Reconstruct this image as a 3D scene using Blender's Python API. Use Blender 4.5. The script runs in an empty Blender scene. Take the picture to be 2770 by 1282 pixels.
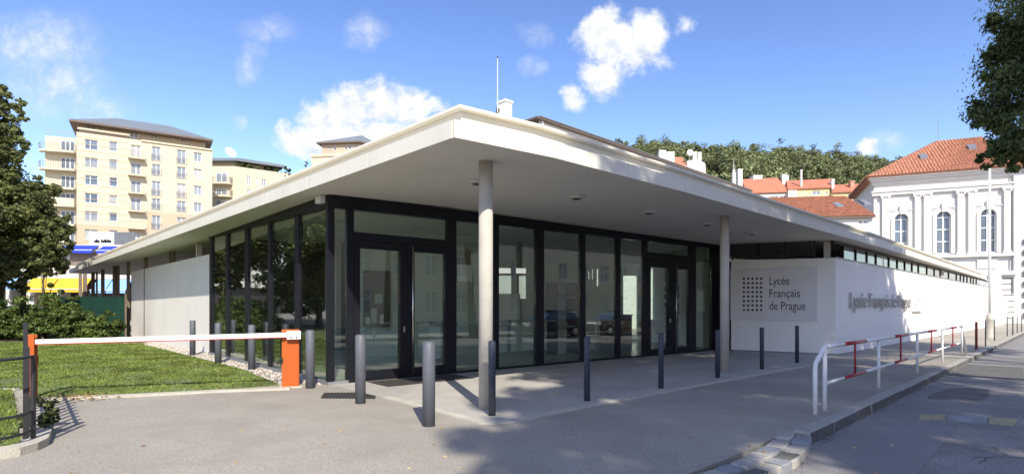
import bpy, math, random
import numpy as np
from mathutils import Vector, Matrix, geometry as mgeo

random.seed(7)
RNG = np.random.default_rng(7)
sc = bpy.context.scene
col = sc.collection

# ------------------------------------------------------------------ camera
PW, PH = 2770, 1282                       # size of the photograph
F, CX, CY, EYE = 1505.4, 1385.0, 825.0, 1.6
KS = 0.0064                               # gentle fall of the street
cd = bpy.data.cameras.new('camera')
cam = bpy.data.objects.new('camera', cd)
col.objects.link(cam)
cd.sensor_fit = 'HORIZONTAL'
cd.sensor_width = 36.0
cd.lens = 36.0 * F / PW
cd.shift_y = (CY - PH / 2) / PW
cd.clip_start, cd.clip_end = 0.05, 4000
cam.location = (0, 0, EYE)
cam.rotation_euler = (math.pi / 2, 0, 0)
sc.camera = cam

# ------------------------------------------------------------------ light
SUN_AZ = Vector((0.27, -0.963, 0)).normalized()
SUN_EL = math.radians(40)
sun_dir = Vector((SUN_AZ.x * math.cos(SUN_EL), SUN_AZ.y * math.cos(SUN_EL), math.sin(SUN_EL)))
sd = bpy.data.lights.new('sun', 'SUN')
sd.energy, sd.angle, sd.color = 2.4, math.radians(0.53), (1.0, 0.92, 0.79)
sun = bpy.data.objects.new('sun', sd)
col.objects.link(sun)
sun.rotation_euler = (-sun_dir).to_track_quat('-Z', 'Y').to_euler()
sun.location = (0, 0, 60)

world = bpy.data.worlds.new('World')
sc.world = world
world.use_nodes = True


def build_world():
    nt = world.node_tree
    N, L = nt.nodes, nt.links
    N.clear()
    out = N.new('ShaderNodeOutputWorld')
    sky = N.new('ShaderNodeTexSky')
    sky.sky_type = 'NISHITA'
    sky.sun_disc = False
    sky.sun_elevation = SUN_EL
    sky.sun_rotation = math.atan2(SUN_AZ.x, SUN_AZ.y)
    sky.altitude = 250
    sky.air_density, sky.dust_density, sky.ozone_density = 1.0, 0.4, 2.2
    hs = N.new('ShaderNodeHueSaturation')
    hs.inputs['Saturation'].default_value = 1.1
    hs.inputs['Value'].default_value = 1.0
    L.new(sky.outputs[0], hs.inputs['Color'])
    bg = N.new('ShaderNodeBackground')
    bg.inputs[1].default_value = 0.118
    tn = N.new('ShaderNodeMix'); tn.data_type = 'RGBA'; tn.blend_type = 'MULTIPLY'
    tn.inputs['Factor'].default_value = 1.0
    tn.inputs['B'].default_value = (0.222, 0.216, 0.271, 1)
    L.new(hs.outputs[0], tn.inputs['A'])
    gm = N.new('ShaderNodeGamma'); gm.inputs[1].default_value = 1.2
    L.new(tn.outputs['Result'], gm.inputs[0])
    t2 = N.new('ShaderNodeMix'); t2.data_type = 'RGBA'; t2.blend_type = 'MULTIPLY'; t2.clamp_result = False
    t2.inputs['Factor'].default_value = 1.0
    t2.inputs['B'].default_value = (4.3, 3.65, 2.85, 1)
    L.new(gm.outputs[0], t2.inputs['A'])
    L.new(t2.outputs['Result'], bg.inputs[0])
    cb = N.new('ShaderNodeBackground')
    cb.inputs[1].default_value = 0.42
    tc = N.new('ShaderNodeTexCoord')
    sep = N.new('ShaderNodeSeparateXYZ')
    L.new(tc.outputs['Generated'], sep.inputs[0])

    def m(op, a, b=None, clamp=False):
        n = N.new('ShaderNodeMath')
        n.operation = op
        n.use_clamp = clamp
        for i, v in enumerate((a, b)):
            if v is None:
                continue
            if isinstance(v, (int, float)):
                n.inputs[i].default_value = v
            else:
                L.new(v, n.inputs[i])
        return n.outputs[0]

    def vm(op, a, b=None):
        n = N.new('ShaderNodeVectorMath')
        n.operation = op
        for i, v in enumerate((a, b)):
            if v is None:
                continue
            if isinstance(v, tuple):
                n.inputs[i].default_value = v
            else:
                L.new(v, n.inputs[i])
        return n.outputs['Value'] if op == 'LENGTH' else n.outputs[0]

    yy = m('MAXIMUM', sep.outputs['Y'], 0.02)
    front = m('GREATER_THAN', sep.outputs['Y'], 0.05)
    u = m('DIVIDE', sep.outputs['X'], yy)
    v = m('DIVIDE', sep.outputs['Z'], yy)
    cmb = N.new('ShaderNodeCombineXYZ')
    L.new(u, cmb.inputs[0]); L.new(v, cmb.inputs[1])
    uv = cmb.outputs[0]

    def noise(vec, scale, detail, rough=0.55, dist=0.0):
        n = N.new('ShaderNodeTexNoise')
        n.inputs['Scale'].default_value = scale
        n.inputs['Detail'].default_value = detail
        n.inputs['Roughness'].default_value = rough
        n.inputs['Distortion'].default_value = dist
        L.new(vec, n.inputs['Vector'])
        return n
    nd = noise(uv, 9, 4)
    off = vm('MULTIPLY', vm('SUBTRACT', nd.outputs['Color'], (0.5, 0.5, 0.5)), (0.075, 0.06, 0))
    duv = vm('ADD', uv, off)

    def field(ells):
        acc = None
        for (x, y, rx, ry, wgt) in ells:
            c = ((x - CX) / F, (CY - y) / F, 0)
            d = vm('LENGTH', vm('MULTIPLY', vm('SUBTRACT', duv, c), (F / rx, F / ry, 0)))
            e = m('MULTIPLY', m('SUBTRACT', 1.0, d), wgt)
            acc = e if acc is None else m('MAXIMUM', acc, e)
        return acc
    puffs = [(805, 385, 85, 45, 1), (870, 345, 85, 75, 1), (945, 300, 95, 85, 1), (1035, 275, 100, 70, 1),
             (1110, 285, 85, 65, 1), (1175, 285, 60, 30, .8), (1000, 350, 190, 65, 1), (765, 365, 35, 50, .8),
             (1625, 95, 95, 85, 1), (1700, 125, 110, 95, 1), (1760, 70, 70, 55, 1), (1640, 50, 45, 50, 1),
             (1625, 205, 75, 65, .9), (1555, 262, 55, 42, .9), (1870, 62, 48, 34, .7),
             (2350, 392, 42, 26, .9)]
    wisps = [(110, 120, 210, 110, 1), (150, 230, 170, 120, 1), (130, 255, 60, 40, 1.3), (260, 300, 120, 60, .8),
             (985, 85, 75, 60, .9), (680, 160, 45, 70, .8), (720, 80, 90, 40, .6), (655, 325, 30, 22, .7),
             (1440, 190, 40, 35, .8), (2400, 372, 70, 40, .7), (1450, 95, 60, 50, .5)]
    fb = noise(uv, 13, 12, 0.66)
    fine = noise(uv, 34, 8, 0.62, 0.6)
    dens = m('ADD', field(puffs), m('MULTIPLY', m('SUBTRACT', fb.outputs['Fac'], 0.5), 1.9))
    ms = N.new('ShaderNodeMapRange'); ms.interpolation_type = 'SMOOTHSTEP'
    ms.inputs['From Min'].default_value, ms.inputs['From Max'].default_value = -0.02, 0.6
    L.new(dens, ms.inputs['Value'])
    wd = m('MULTIPLY', m('MAXIMUM', field(wisps), 0.0), m('POWER', fine.outputs['Fac'], 2.0))
    wa = m('MULTIPLY', wd, 1.9, True)
    wa = m('MINIMUM', wa, 0.55)
    # unseen clouds over the rest of the sky, thickened to lift the fill
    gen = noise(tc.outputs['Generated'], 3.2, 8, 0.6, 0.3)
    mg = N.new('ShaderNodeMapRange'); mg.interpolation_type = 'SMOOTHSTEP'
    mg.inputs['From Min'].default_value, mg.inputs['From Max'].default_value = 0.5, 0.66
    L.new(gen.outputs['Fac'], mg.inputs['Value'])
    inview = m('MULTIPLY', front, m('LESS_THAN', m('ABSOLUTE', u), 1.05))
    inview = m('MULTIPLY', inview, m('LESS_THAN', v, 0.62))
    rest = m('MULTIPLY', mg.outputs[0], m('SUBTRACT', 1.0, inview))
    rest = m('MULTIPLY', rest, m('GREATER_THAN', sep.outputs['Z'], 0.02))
    alpha = m('MULTIPLY', m('MAXIMUM', ms.outputs[0], wa), front)
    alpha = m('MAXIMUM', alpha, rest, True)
    # cloud colour: billows lit from the upper right, greyer bases
    s2 = noise(vm('ADD', uv, (0.012, 0.02, 0)), 13, 12, 0.66)
    lit = m('ADD', m('MULTIPLY', m('SUBTRACT', fb.outputs['Fac'], s2.outputs['Fac']), 2.6), 0.62, True)
    cr = N.new('ShaderNodeValToRGB')
    cr.color_ramp.elements[0].color = (0.55, 0.64, 0.80, 1)
    cr.color_ramp.elements[1].color = (0.97, 0.97, 0.98, 1)
    cr.color_ramp.elements[0].position = 0.05
    cr.color_ramp.elements[1].position = 0.72
    L.new(lit, cr.inputs[0])
    L.new(cr.outputs[0], cb.inputs[0])
    mx = N.new('ShaderNodeMixShader')
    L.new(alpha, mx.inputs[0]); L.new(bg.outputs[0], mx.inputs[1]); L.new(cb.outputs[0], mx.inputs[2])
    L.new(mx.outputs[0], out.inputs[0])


build_world()
vs = sc.view_settings
vs.view_transform, vs.look, vs.gamma, vs.exposure = 'Standard', 'None', 1.0, 1.42
vs.use_curve_mapping = False
sc.render.engine = 'CYCLES'
sc.cycles.use_denoising = True
sc.cycles.max_bounces = 8
sc.cycles.transparent_max_bounces = 12
sc.cycles.caustics_reflective = False
sc.cycles.caustics_refractive = False
sc.cycles.sample_clamp_indirect = 6

# ------------------------------------------------------------------ geometry helpers


def gz(X, Y):
    """height of the paved ground at a place"""
    return -KS * (0.715 * X + 0.699 * Y)


def G(x, y, dz=0.0):
    """point of the ground seen at a pixel of the photograph"""
    tx, t = (x - CX) / F, (y - CY) / F
    Y = (EYE - dz) / (t - KS * (0.715 * tx + 0.699))
    return (tx * Y, Y)


def at(x, y, Y):
    return Vector(((x - CX) / F * Y, Y, EYE + (CY - y) / F * Y))


def onz(x, y, z):
    Y = (z - EYE) * F / (CY - y)
    return ((x - CX) / F * Y, Y)


class MB:
    def __init__(s):
        s.v, s.f = [], []

    def add(s, vs_, fs):
        b = len(s.v)
        s.v += [tuple(p) for p in vs_]
        s.f += [tuple(i + b for i in f) for f in fs]
        return s

    def hexa(s, p):
        """p: 4 bottom then 4 top corners"""
        return s.add(p, [(3, 2, 1, 0), (4, 5, 6, 7), (0, 1, 5, 4), (1, 2, 6, 5), (2, 3, 7, 6), (3, 0, 4, 7)])

    def box(s, x0, x1, y0, y1, z0, z1):
        return s.hexa([(x0, y0, z0), (x1, y0, z0), (x1, y1, z0), (x0, y1, z0),
                       (x0, y0, z1), (x1, y0, z1), (x1, y1, z1), (x0, y1, z1)])

    def obox(s, c, d, hl, hw, z0, z1):
        """box centred on c (2D) along direction d, half length hl, half width hw"""
        d = Vector((d[0], d[1])).normalized(); n = Vector((-d.y, d.x)); c = Vector((c[0], c[1]))
        q = [c - d * hl - n * hw, c + d * hl - n * hw, c + d * hl + n * hw, c - d * hl + n * hw]
        return s.hexa([(p.x, p.y, z0) for p in q] + [(p.x, p.y, z1) for p in q])

    def seg(s, a, b, w, z0, z1, side=0.0):
        """wall along a-b (2D), width w, shifted sideways by side (left positive)"""
        a, b = Vector((a[0], a[1])), Vector((b[0], b[1]))
        d = (b - a).normalized(); n = Vector((-d.y, d.x))
        lo, hi = side - w / 2, side + w / 2
        q = [a + n * lo, b + n * lo, b + n * hi, a + n * hi]
        zb = z0 if isinstance(z0, (tuple, list)) else (z0, z0)
        zt = z1 if isinstance(z1, (tuple, list)) else (z1, z1)
        return s.hexa([(q[0].x, q[0].y, zb[0]), (q[1].x, q[1].y, zb[1]), (q[2].x, q[2].y, zb[1]), (q[3].x, q[3].y, zb[0]),
                       (q[0].x, q[0].y, zt[0]), (q[1].x, q[1].y, zt[1]), (q[2].x, q[2].y, zt[1]), (q[3].x, q[3].y, zt[0])])

    def prism(s, poly, zb, zt):
        """poly: 2D points; zb, zt numbers or functions of (x, y)"""
        fb = zb if callable(zb) else (lambda x, y: zb)
        ft = zt if callable(zt) else (lambda x, y: zt)
        n = len(poly)
        area = sum(poly[i][0] * poly[(i + 1) % n][1] - poly[(i + 1) % n][0] * poly[i][1] for i in range(n))
        if area < 0:
            poly = list(reversed(poly))
        tris = mgeo.tessellate_polygon([[Vector((p[0], p[1], 0)) for p in poly]])
        vb = [(p[0], p[1], fb(p[0], p[1])) for p in poly]
        vt = [(p[0], p[1], ft(p[0], p[1])) for p in poly]
        fs = []
        for t in tris:
            a, b, c = t
            A, B, C = poly[a], poly[b], poly[c]
            cr = (B[0] - A[0]) * (C[1] - A[1]) - (B[1] - A[1]) * (C[0] - A[0])
            if cr < 0:
                a, b, c = a, c, b
            fs.append((n + a, n + b, n + c)); fs.append((a, c, b))
        for i in range(n):
            j = (i + 1) % n
            fs.append((i, j, n + j, n + i))
        return s.add(vb + vt, fs)

    def tube(s, pts, r, n=10, caps=True):
        pts = [Vector(p) for p in pts]
        rs = r if isinstance(r, (list, tuple)) else [r] * len(pts)
        vs_, fs = [], []
        up = None
        for i, p in enumerate(pts):
            t = (pts[min(i + 1, len(pts) - 1)] - pts[max(i - 1, 0)]).normalized()
            if up is None:
                up = Vector((0, 0, 1)) if abs(t.z) < 0.9 else Vector((1, 0, 0))
            x = t.cross(up).normalized(); yv = x.cross(t).normalized(); up = yv
            for k in range(n):
                a = 2 * math.pi * k / n
                vs_.append(p + (x * math.cos(a) + yv * math.sin(a)) * rs[i])
        for i in range(len(pts) - 1):
            for k in range(n):
                k2 = (k + 1) % n
                fs.append((i * n + k, (i + 1) * n + k, (i + 1) * n + k2, i * n + k2))
        if caps:
            fs.append(tuple(range(n)))
            fs.append(tuple(reversed([(len(pts) - 1) * n + k for k in range(n)])))
        return s.add(vs_, fs)

    def lathe(s, c, prof, n=24):
        vs_, fs = [], []
        for (r, z) in prof:
            for k in range(n):
                a = 2 * math.pi * k / n
                vs_.append((c[0] + r * math.cos(a), c[1] + r * math.sin(a), c[2] + z))
        for i in range(len(prof) - 1):
            for k in range(n):
                k2 = (k + 1) % n
                fs.append((i * n + k, i * n + k2, (i + 1) * n + k2, (i + 1) * n + k))
        fs.append(tuple(reversed(range(n))))
        fs.append(tuple((len(prof) - 1) * n + k for k in range(n)))
        return s.add(vs_, fs)

    def build(s, name, mat, parent=None, base=None, smooth=False, bevel=0.0):
        if parent is not None:
            o0 = WL[parent.name]
        elif base is not None:
            o0 = Vector(base)
        else:
            a = np.array(s.v)
            o0 = Vector(((a[:, 0].min() + a[:, 0].max()) / 2, (a[:, 1].min() + a[:, 1].max()) / 2, a[:, 2].min()))
        me = bpy.data.meshes.new(name)
        me.from_pydata([(x - o0.x, y - o0.y, z - o0.z) for (x, y, z) in s.v], [], s.f)
        me.materials.append(mat)
        if smooth:
            me.polygons.foreach_set('use_smooth', [len(p.vertices) <= 4 for p in me.polygons])
        me.update()
        o = bpy.data.objects.new(name, me)
        col.objects.link(o)
        if parent is not None:
            o.parent = parent
        else:
            o.location = o0
        WL[o.name] = o0
        if bevel:
            md = o.modifiers.new('bevel', 'BEVEL'); md.width = bevel; md.segments = 2; md.limit_method = 'ANGLE'
        return o


WL = {}


def empty(name, loc):
    o = bpy.data.objects.new(name, None)
    col.objects.link(o)
    o.location = loc
    o.empty_display_size = 0.3
    WL[o.name] = Vector(loc)
    return o


def tag(o, label=None, cat=None, group=None, kind=None):
    for k, v in (('label', label), ('category', cat), ('group', group), ('kind', kind)):
        if v:
            o[k] = v
    return o


def copy_tree(o, loc=None, parent=None):
    c = o.copy()
    col.objects.link(c)
    if parent is not None:
        c.parent = parent
    if loc is not None:
        c.location = loc
    for ch in o.children:
        copy_tree(ch, None, c)
    return c


class Fac:
    """a vertical facade: origin (2D), direction to the right as seen from outside"""

    def __init__(s, p0, d):
        s.p = Vector((p0[0], p0[1])); s.d = Vector((d[0], d[1])).normalized(); s.n = Vector((s.d.y, -s.d.x))

    def pt(s, a, z, o=0.0):
        q = s.p + s.d * a + s.n * o
        return (q.x, q.y, z)

    def px(s, x, y=None, o=0.0):
        t = (x - CX) / F
        p = s.p + s.n * o
        a = (t * p.y - p.x) / (s.d.x - t * s.d.y)
        if y is None:
            return a
        Y = p.y + s.d.y * a
        return a, EYE + (CY - y) / F * Y

    def box(s, mb, s0, s1, z0, z1, o0, o1):
        mb.hexa([s.pt(s0, z0, o1), s.pt(s1, z0, o1), s.pt(s1, z0, o0), s.pt(s0, z0, o0),
                 s.pt(s0, z1, o1), s.pt(s1, z1, o1), s.pt(s1, z1, o0), s.pt(s0, z1, o0)])
        return mb

    def wall(s, mb, s0, s1, z0, z1, holes, depth=0.25, back=None):
        """front skin with rectangular holes and their reveals; closed to the back by `back` metres"""
        ss = sorted({s0, s1, *[h[0] for h in holes], *[h[1] for h in holes]})
        zs = sorted({z0, z1, *[h[2] for h in holes], *[h[3] for h in holes]})
        ss = [a for a in ss if s0 <= a <= s1]; zs = [a for a in zs if z0 <= a <= z1]
        for i in range(len(ss) - 1):
            for j in range(len(zs) - 1):
                cs, cz = (ss[i] + ss[i + 1]) / 2, (zs[j] + zs[j + 1]) / 2
                if any(h[0] < cs < h[1] and h[2] < cz < h[3] for h in holes):
                    continue
                mb.add([s.pt(ss[i], zs[j]), s.pt(ss[i + 1], zs[j]), s.pt(ss[i + 1], zs[j + 1]), s.pt(ss[i], zs[j + 1])], [(0, 1, 2, 3)])
        for h in holes:
            a0, a1, b0, b1 = h[:4]
            c = [(a0, b0), (a1, b0), (a1, b1), (a0, b1)]
            for k in range(4):
                p, q = c[k], c[(k + 1) % 4]
                mb.add([s.pt(*p), s.pt(*q), s.pt(q[0], q[1], -depth), s.pt(p[0], p[1], -depth)], [(3, 2, 1, 0)])
        if back:
            B = [s.pt(s0, z0, -back), s.pt(s1, z0, -back), s.pt(s1, z1, -back), s.pt(s0, z1, -back)]
            A = [s.pt(s0, z0), s.pt(s1, z0), s.pt(s1, z1), s.pt(s0, z1)]
            mb.add(A + B, [(7, 6, 5, 4), (0, 3, 7, 4), (1, 5, 6, 2), (3, 2, 6, 7), (0, 4, 5, 1)])
        return mb


# ------------------------------------------------------------------ materials
MAT = {}


def nodes_of(name):
    m = bpy.data.materials.new(name)
    m.use_nodes = True
    MAT[name] = m
    nt = m.node_tree
    return m, nt, nt.nodes['Principled BSDF']


def mat(name, c, rough=0.7, metal=0.0, spec=0.4, var=0.10, scale=1.5, bump=0.0, bscale=60.0, speck=0.0, streak=0.0, dirt=None, dscale=0.6, coat=0.0, grit=0.0, crack=0.0):
    m, nt, b = nodes_of(name)
    N, L = nt.nodes, nt.links
    b.inputs['Roughness'].default_value = rough
    b.inputs['Metallic'].default_value = metal
    b.inputs['Specular IOR Level'].default_value = spec
    b.inputs['Coat Weight'].default_value = coat
    geo = N.new('ShaderNodeNewGeometry')
    n1 = N.new('ShaderNodeTexNoise')
    n1.inputs['Scale'].default_value = scale; n1.inputs['Detail'].default_value = 8; n1.inputs['Roughness'].default_value = 0.6
    L.new(geo.outputs['Position'], n1.inputs['Vector'])
    rp = N.new('ShaderNodeValToRGB')
    rp.color_ramp.elements[0].position, rp.color_ramp.elements[1].position = 0.3, 0.7
    rp.color_ramp.elements[0].color = (*[max(0, k * (1 - var)) for k in c], 1)
    rp.color_ramp.elements[1].color = (*[min(1, k * (1 + var)) for k in c], 1)
    L.new(n1.outputs['Fac'], rp.inputs[0])
    cur = rp.outputs[0]

    def mixin(fac, colr, mode='MIX'):
        nonlocal cur
        mx = N.new('ShaderNodeMix'); mx.data_type = 'RGBA'; mx.blend_type = mode
        L.new(fac, mx.inputs['Factor']); L.new(cur, mx.inputs['A']); mx.inputs['B'].default_value = (*colr, 1)
        cur = mx.outputs['Result']

    def ramp(src, lo, hi, amt):
        r = N.new('ShaderNodeMapRange')
        r.inputs['From Min'].default_value, r.inputs['From Max'].default_value = lo, hi
        r.inputs['To Max'].default_value = amt
        L.new(src, r.inputs['Value'])
        return r.outputs[0]
    if speck:
        n2 = N.new('ShaderNodeTexNoise')
        n2.inputs['Scale'].default_value = 130; n2.inputs['Detail'].default_value = 2
        L.new(geo.outputs['Position'], n2.inputs['Vector'])
        mixin(ramp(n2.outputs['Fac'], 0.52, 0.72, speck), [min(1, k * 2.1 + .03) for k in c])
        mixin(ramp(n2.outputs['Fac'], 0.47, 0.3, speck), [k * 0.35 for k in c])
    if grit:
        n5 = N.new('ShaderNodeTexNoise'); n5.inputs['Scale'].default_value = 38; n5.inputs['Detail'].default_value = 3
        L.new(geo.outputs['Position'], n5.inputs['Vector'])
        mixin(ramp(n5.outputs['Fac'], 0.56, 0.70, grit), [k * 1.45 for k in c])
        mixin(ramp(n5.outputs['Fac'], 0.44, 0.30, grit), [k * 0.5 for k in c])
        n6 = N.new('ShaderNodeTexNoise'); n6.inputs['Scale'].default_value = 0.28; n6.inputs['Detail'].default_value = 7; n6.inputs['Distortion'].default_value = 1.2
        L.new(geo.outputs['Position'], n6.inputs['Vector'])
        mixin(ramp(n6.outputs['Fac'], 0.56, 0.64, 0.4), [k * 0.72 for k in c])
        vo = N.new('ShaderNodeTexVoronoi'); vo.feature = 'F1'; vo.inputs['Scale'].default_value = 2.3
        L.new(geo.outputs['Position'], vo.inputs['Vector'])
        mixin(ramp(vo.outputs['Distance'], 0.035, 0.02, 0.6), [k * 0.4 for k in c])
    if crack:
        nw = N.new('ShaderNodeTexNoise'); nw.inputs['Scale'].default_value = 2.5; nw.inputs['Detail'].default_value = 4
        L.new(geo.outputs['Position'], nw.inputs['Vector'])
        av = N.new('ShaderNodeVectorMath'); av.operation = 'MULTIPLY_ADD'
        av.inputs[1].default_value = (0.55, 0.55, 0.0)
        L.new(nw.outputs['Color'], av.inputs[0]); L.new(geo.outputs['Position'], av.inputs[2])
        v2 = N.new('ShaderNodeTexVoronoi'); v2.feature = 'DISTANCE_TO_EDGE'; v2.inputs['Scale'].default_value = 0.75 if crack > .5 else 0.4
        L.new(av.outputs[0], v2.inputs['Vector'])
        nm = N.new('ShaderNodeTexNoise'); nm.inputs['Scale'].default_value = 0.6
        L.new(geo.outputs['Position'], nm.inputs['Vector'])
        k1 = ramp(v2.outputs['Distance'], 0.011, 0.003, 0.8)
        k2 = ramp(nm.outputs['Fac'], 0.45 if crack > .5 else 0.52, 0.6, 1.0)
        km = N.new('ShaderNodeMath'); km.operation = 'MULTIPLY'; L.new(k1, km.inputs[0]); L.new(k2, km.inputs[1])
        mixin(km.outputs[0], [k * 0.35 for k in c])
    if streak:
        mp = N.new('ShaderNodeMapping')
        mp.inputs['Scale'].default_value = (7, 7, 0.35)
        L.new(geo.outputs['Position'], mp.inputs[0])
        n3 = N.new('ShaderNodeTexNoise'); n3.inputs['Scale'].default_value = 1.0; n3.inputs['Detail'].default_value = 5
        L.new(mp.outputs[0], n3.inputs['Vector'])
        mixin(ramp(n3.outputs['Fac'], 0.55, 0.75, streak), [k * 0.55 for k in c])
    if dirt is not None:
        n4 = N.new('ShaderNodeTexNoise'); n4.inputs['Scale'].default_value = dscale; n4.inputs['Detail'].default_value = 9
        n4.inputs['Roughness'].default_value = 0.65
        L.new(geo.outputs['Position'], n4.inputs['Vector'])
        mixin(ramp(n4.outputs['Fac'], 0.5, 0.68, 0.75), dirt)
    L.new(cur, b.inputs['Base Color'])
    if bump:
        nb = N.new('ShaderNodeTexNoise'); nb.inputs['Scale'].default_value = bscale; nb.inputs['Detail'].default_value = 4
        L.new(geo.outputs['Position'], nb.inputs['Vector'])
        bp = N.new('ShaderNodeBump'); bp.inputs['Strength'].default_value = bump; bp.inputs['Distance'].default_value = 0.02
        L.new(nb.outputs['Fac'], bp.inputs['Height']); L.new(bp.outputs[0], b.inputs['Normal'])
    return m


def glass(name, tint, refl=0.06, rough=0.0):
    m = bpy.data.materials.new(name); m.use_nodes = True
    nt = m.node_tree; N, L = nt.nodes, nt.links; N.clear()
    out = N.new('ShaderNodeOutputMaterial')
    tr = N.new('ShaderNodeBsdfTransparent'); tr.inputs[0].default_value = (*tint, 1)
    gl = N.new('ShaderNodeBsdfGlossy'); gl.inputs['Roughness'].default_value = rough; gl.inputs[0].default_value = (0.92, 0.96, 0.94, 1)
    lw = N.new('ShaderNodeLayerWeight'); lw.inputs[0].default_value = 0.5
    pw = N.new('ShaderNodeMath'); pw.operation = 'POWER'; pw.inputs[1].default_value = 4.5
    L.new(lw.outputs['Facing'], pw.inputs[0])
    ad = N.new('ShaderNodeMath'); ad.operation = 'ADD'; ad.use_clamp = True; ad.inputs[1].default_value = refl
    L.new(pw.outputs[0], ad.inputs[0])
    mx = N.new('ShaderNodeMixShader')
    L.new(ad.outputs[0], mx.inputs[0]); L.new(tr.outputs[0], mx.inputs[1]); L.new(gl.outputs[0], mx.inputs[2])
    L.new(mx.outputs[0], out.inputs[0])
    MAT[name] = m
    return m


def leafmat(name, c0, c1, trans=0.35, tone=0.7):
    m = bpy.data.materials.new(name); m.use_nodes = True
    nt = m.node_tree; N, L = nt.nodes, nt.links; N.clear()
    out = N.new('ShaderNodeOutputMaterial')
    geo = N.new('ShaderNodeNewGeometry')
    rp = N.new('ShaderNodeValToRGB')
    rp.color_ramp.elements[0].color = (*c0, 1); rp.color_ramp.elements[1].color = (*c1, 1)
    L.new(geo.outputs['Random Per Island'], rp.inputs[0])
    tn = N.new('ShaderNodeTexNoise'); tn.inputs['Scale'].default_value = tone; tn.inputs['Detail'].default_value = 3
    L.new(geo.outputs['Position'], tn.inputs['Vector'])
    mr = N.new('ShaderNodeMapRange'); mr.inputs['From Min'].default_value, mr.inputs['From Max'].default_value = 0.35, 0.65
    mr.inputs['To Min'].default_value, mr.inputs['To Max'].default_value = 0.6, 1.4
    L.new(tn.outputs['Fac'], mr.inputs['Value'])
    mu = N.new('ShaderNodeVectorMath'); mu.operation = 'SCALE'
    L.new(rp.outputs[0], mu.inputs[0]); L.new(mr.outputs[0], mu.inputs['Scale'])
    b = N.new('ShaderNodeBsdfPrincipled'); b.inputs['Roughness'].default_value = 0.5
    b.inputs['Specular IOR Level'].default_value = 0.3
    t = N.new('ShaderNodeBsdfTranslucent')
    L.new(mu.outputs[0], b.inputs['Base Color']); L.new(mu.outputs[0], t.inputs[0])
    mx = N.new('ShaderNodeMixShader'); mx.inputs[0].default_value = trans
    L.new(b.outputs[0], mx.inputs[1]); L.new(t.outputs[0], mx.inputs[2]); L.new(mx.outputs[0], out.inputs[0])
    MAT[name] = m
    return m


mat('pavement_asphalt', (0.345, 0.315, 0.268), 0.9, var=0.16, scale=0.5, bump=0.5, bscale=90, speck=0.45, dirt=(0.275, 0.25, 0.215), dscale=0.35, grit=0.5)
mat('road_asphalt', (0.25, 0.238, 0.225), 0.9, var=0.25, scale=0.9, bump=0.7, bscale=55, speck=0.75, dirt=(0.15, 0.145, 0.14), dscale=0.8, grit=0.9, crack=1.0)
mat('road_patch', (0.23, 0.221, 0.213), 0.85, var=0.12, scale=1.2, bump=0.35, bscale=120, speck=0.25, grit=0.35)
mat('road_patch_dark', (0.13, 0.125, 0.12), 0.85, var=0.15, scale=2, bump=0.4, bscale=80, speck=0.3)
mat('platform_concrete', (0.42, 0.40, 0.36), 0.85, var=0.12, scale=1.2, bump=0.25, bscale=70, speck=0.3, dirt=(0.33, 0.315, 0.285), dscale=0.5, grit=0.3)
mat('edging_concrete', (0.48, 0.45, 0.38), 0.9, var=0.15, scale=3, bump=0.4, bscale=40, speck=0.3)
mat('kerb_granite', (0.36, 0.345, 0.31), 0.85, var=0.18, scale=5, bump=0.6, bscale=60, speck=0.7)
mat('kerb_dark', (0.13, 0.125, 0.115), 0.9, var=0.25, scale=4, bump=0.6, bscale=50, speck=0.4)
mat('cobble_blue', (0.25, 0.26, 0.28), 0.8, var=0.2, scale=6, bump=0.6, bscale=40, speck=0.4)
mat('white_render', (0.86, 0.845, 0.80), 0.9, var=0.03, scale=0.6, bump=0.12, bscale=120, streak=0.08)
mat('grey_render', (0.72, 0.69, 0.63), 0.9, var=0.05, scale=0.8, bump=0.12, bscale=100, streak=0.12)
mat('fascia_cream', (0.72, 0.69, 0.60), 0.75, var=0.05, scale=1.0, bump=0.05, bscale=40, streak=0.2)
mat('parapet_cream', (0.74, 0.705, 0.61), 0.7, var=0.03, scale=1.0, streak=0.08)
mat('soffit_plaster', (0.70, 0.675, 0.61), 0.9, var=0.04, scale=0.7, bump=0.06, bscale=30)
mat('column_concrete', (0.47, 0.445, 0.39), 0.8, var=0.10, scale=3.5, bump=0.15, bscale=50, speck=0.15, streak=0.15)
mat('post_brown', (0.20, 0.155, 0.115), 0.7, var=0.15, scale=4)
mat('black_frame', (0.010, 0.011, 0.016), 0.45, spec=0.25, var=0.2, scale=2)
mat('grey_frame', (0.20, 0.21, 0.225), 0.45, spec=0.5, var=0.08)
mat('steel', (0.62, 0.58, 0.52), 0.28, metal=1.0, var=0.05)
mat('bollard_grey', (0.105, 0.115, 0.135), 0.5, spec=0.4, var=0.10, scale=6, bump=0.04, bscale=30)
mat('bollard_dark', (0.045, 0.055, 0.075), 0.5, spec=0.4, var=0.12, scale=6)
mat('orange_paint', (0.48, 0.096, 0.012), 0.5, spec=0.4, var=0.08, scale=3, streak=0.06)
mat('white_paint', (0.78, 0.78, 0.76), 0.45, var=0.06, scale=5, streak=0.12)
mat('red_paint', (0.36, 0.022, 0.03), 0.45, var=0.12, scale=5)
mat('iron_black', (0.022, 0.022, 0.025), 0.5, spec=0.5, var=0.2, scale=8)
mat('fence_green', (0.008, 0.045, 0.032), 0.7, var=0.18, scale=3)
mat('soil', (0.07, 0.052, 0.035), 0.95, var=0.3, scale=5, bump=0.8, bscale=20)
mat('lawn_turf', (0.15, 0.19, 0.055), 0.95, var=0.35, scale=2.2, bump=0.6, bscale=70, dirt=(0.12, 0.13, 0.09), dscale=0.55)
mat('pebble', (0.48, 0.43, 0.37), 0.8, var=0.4, scale=22)
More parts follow.
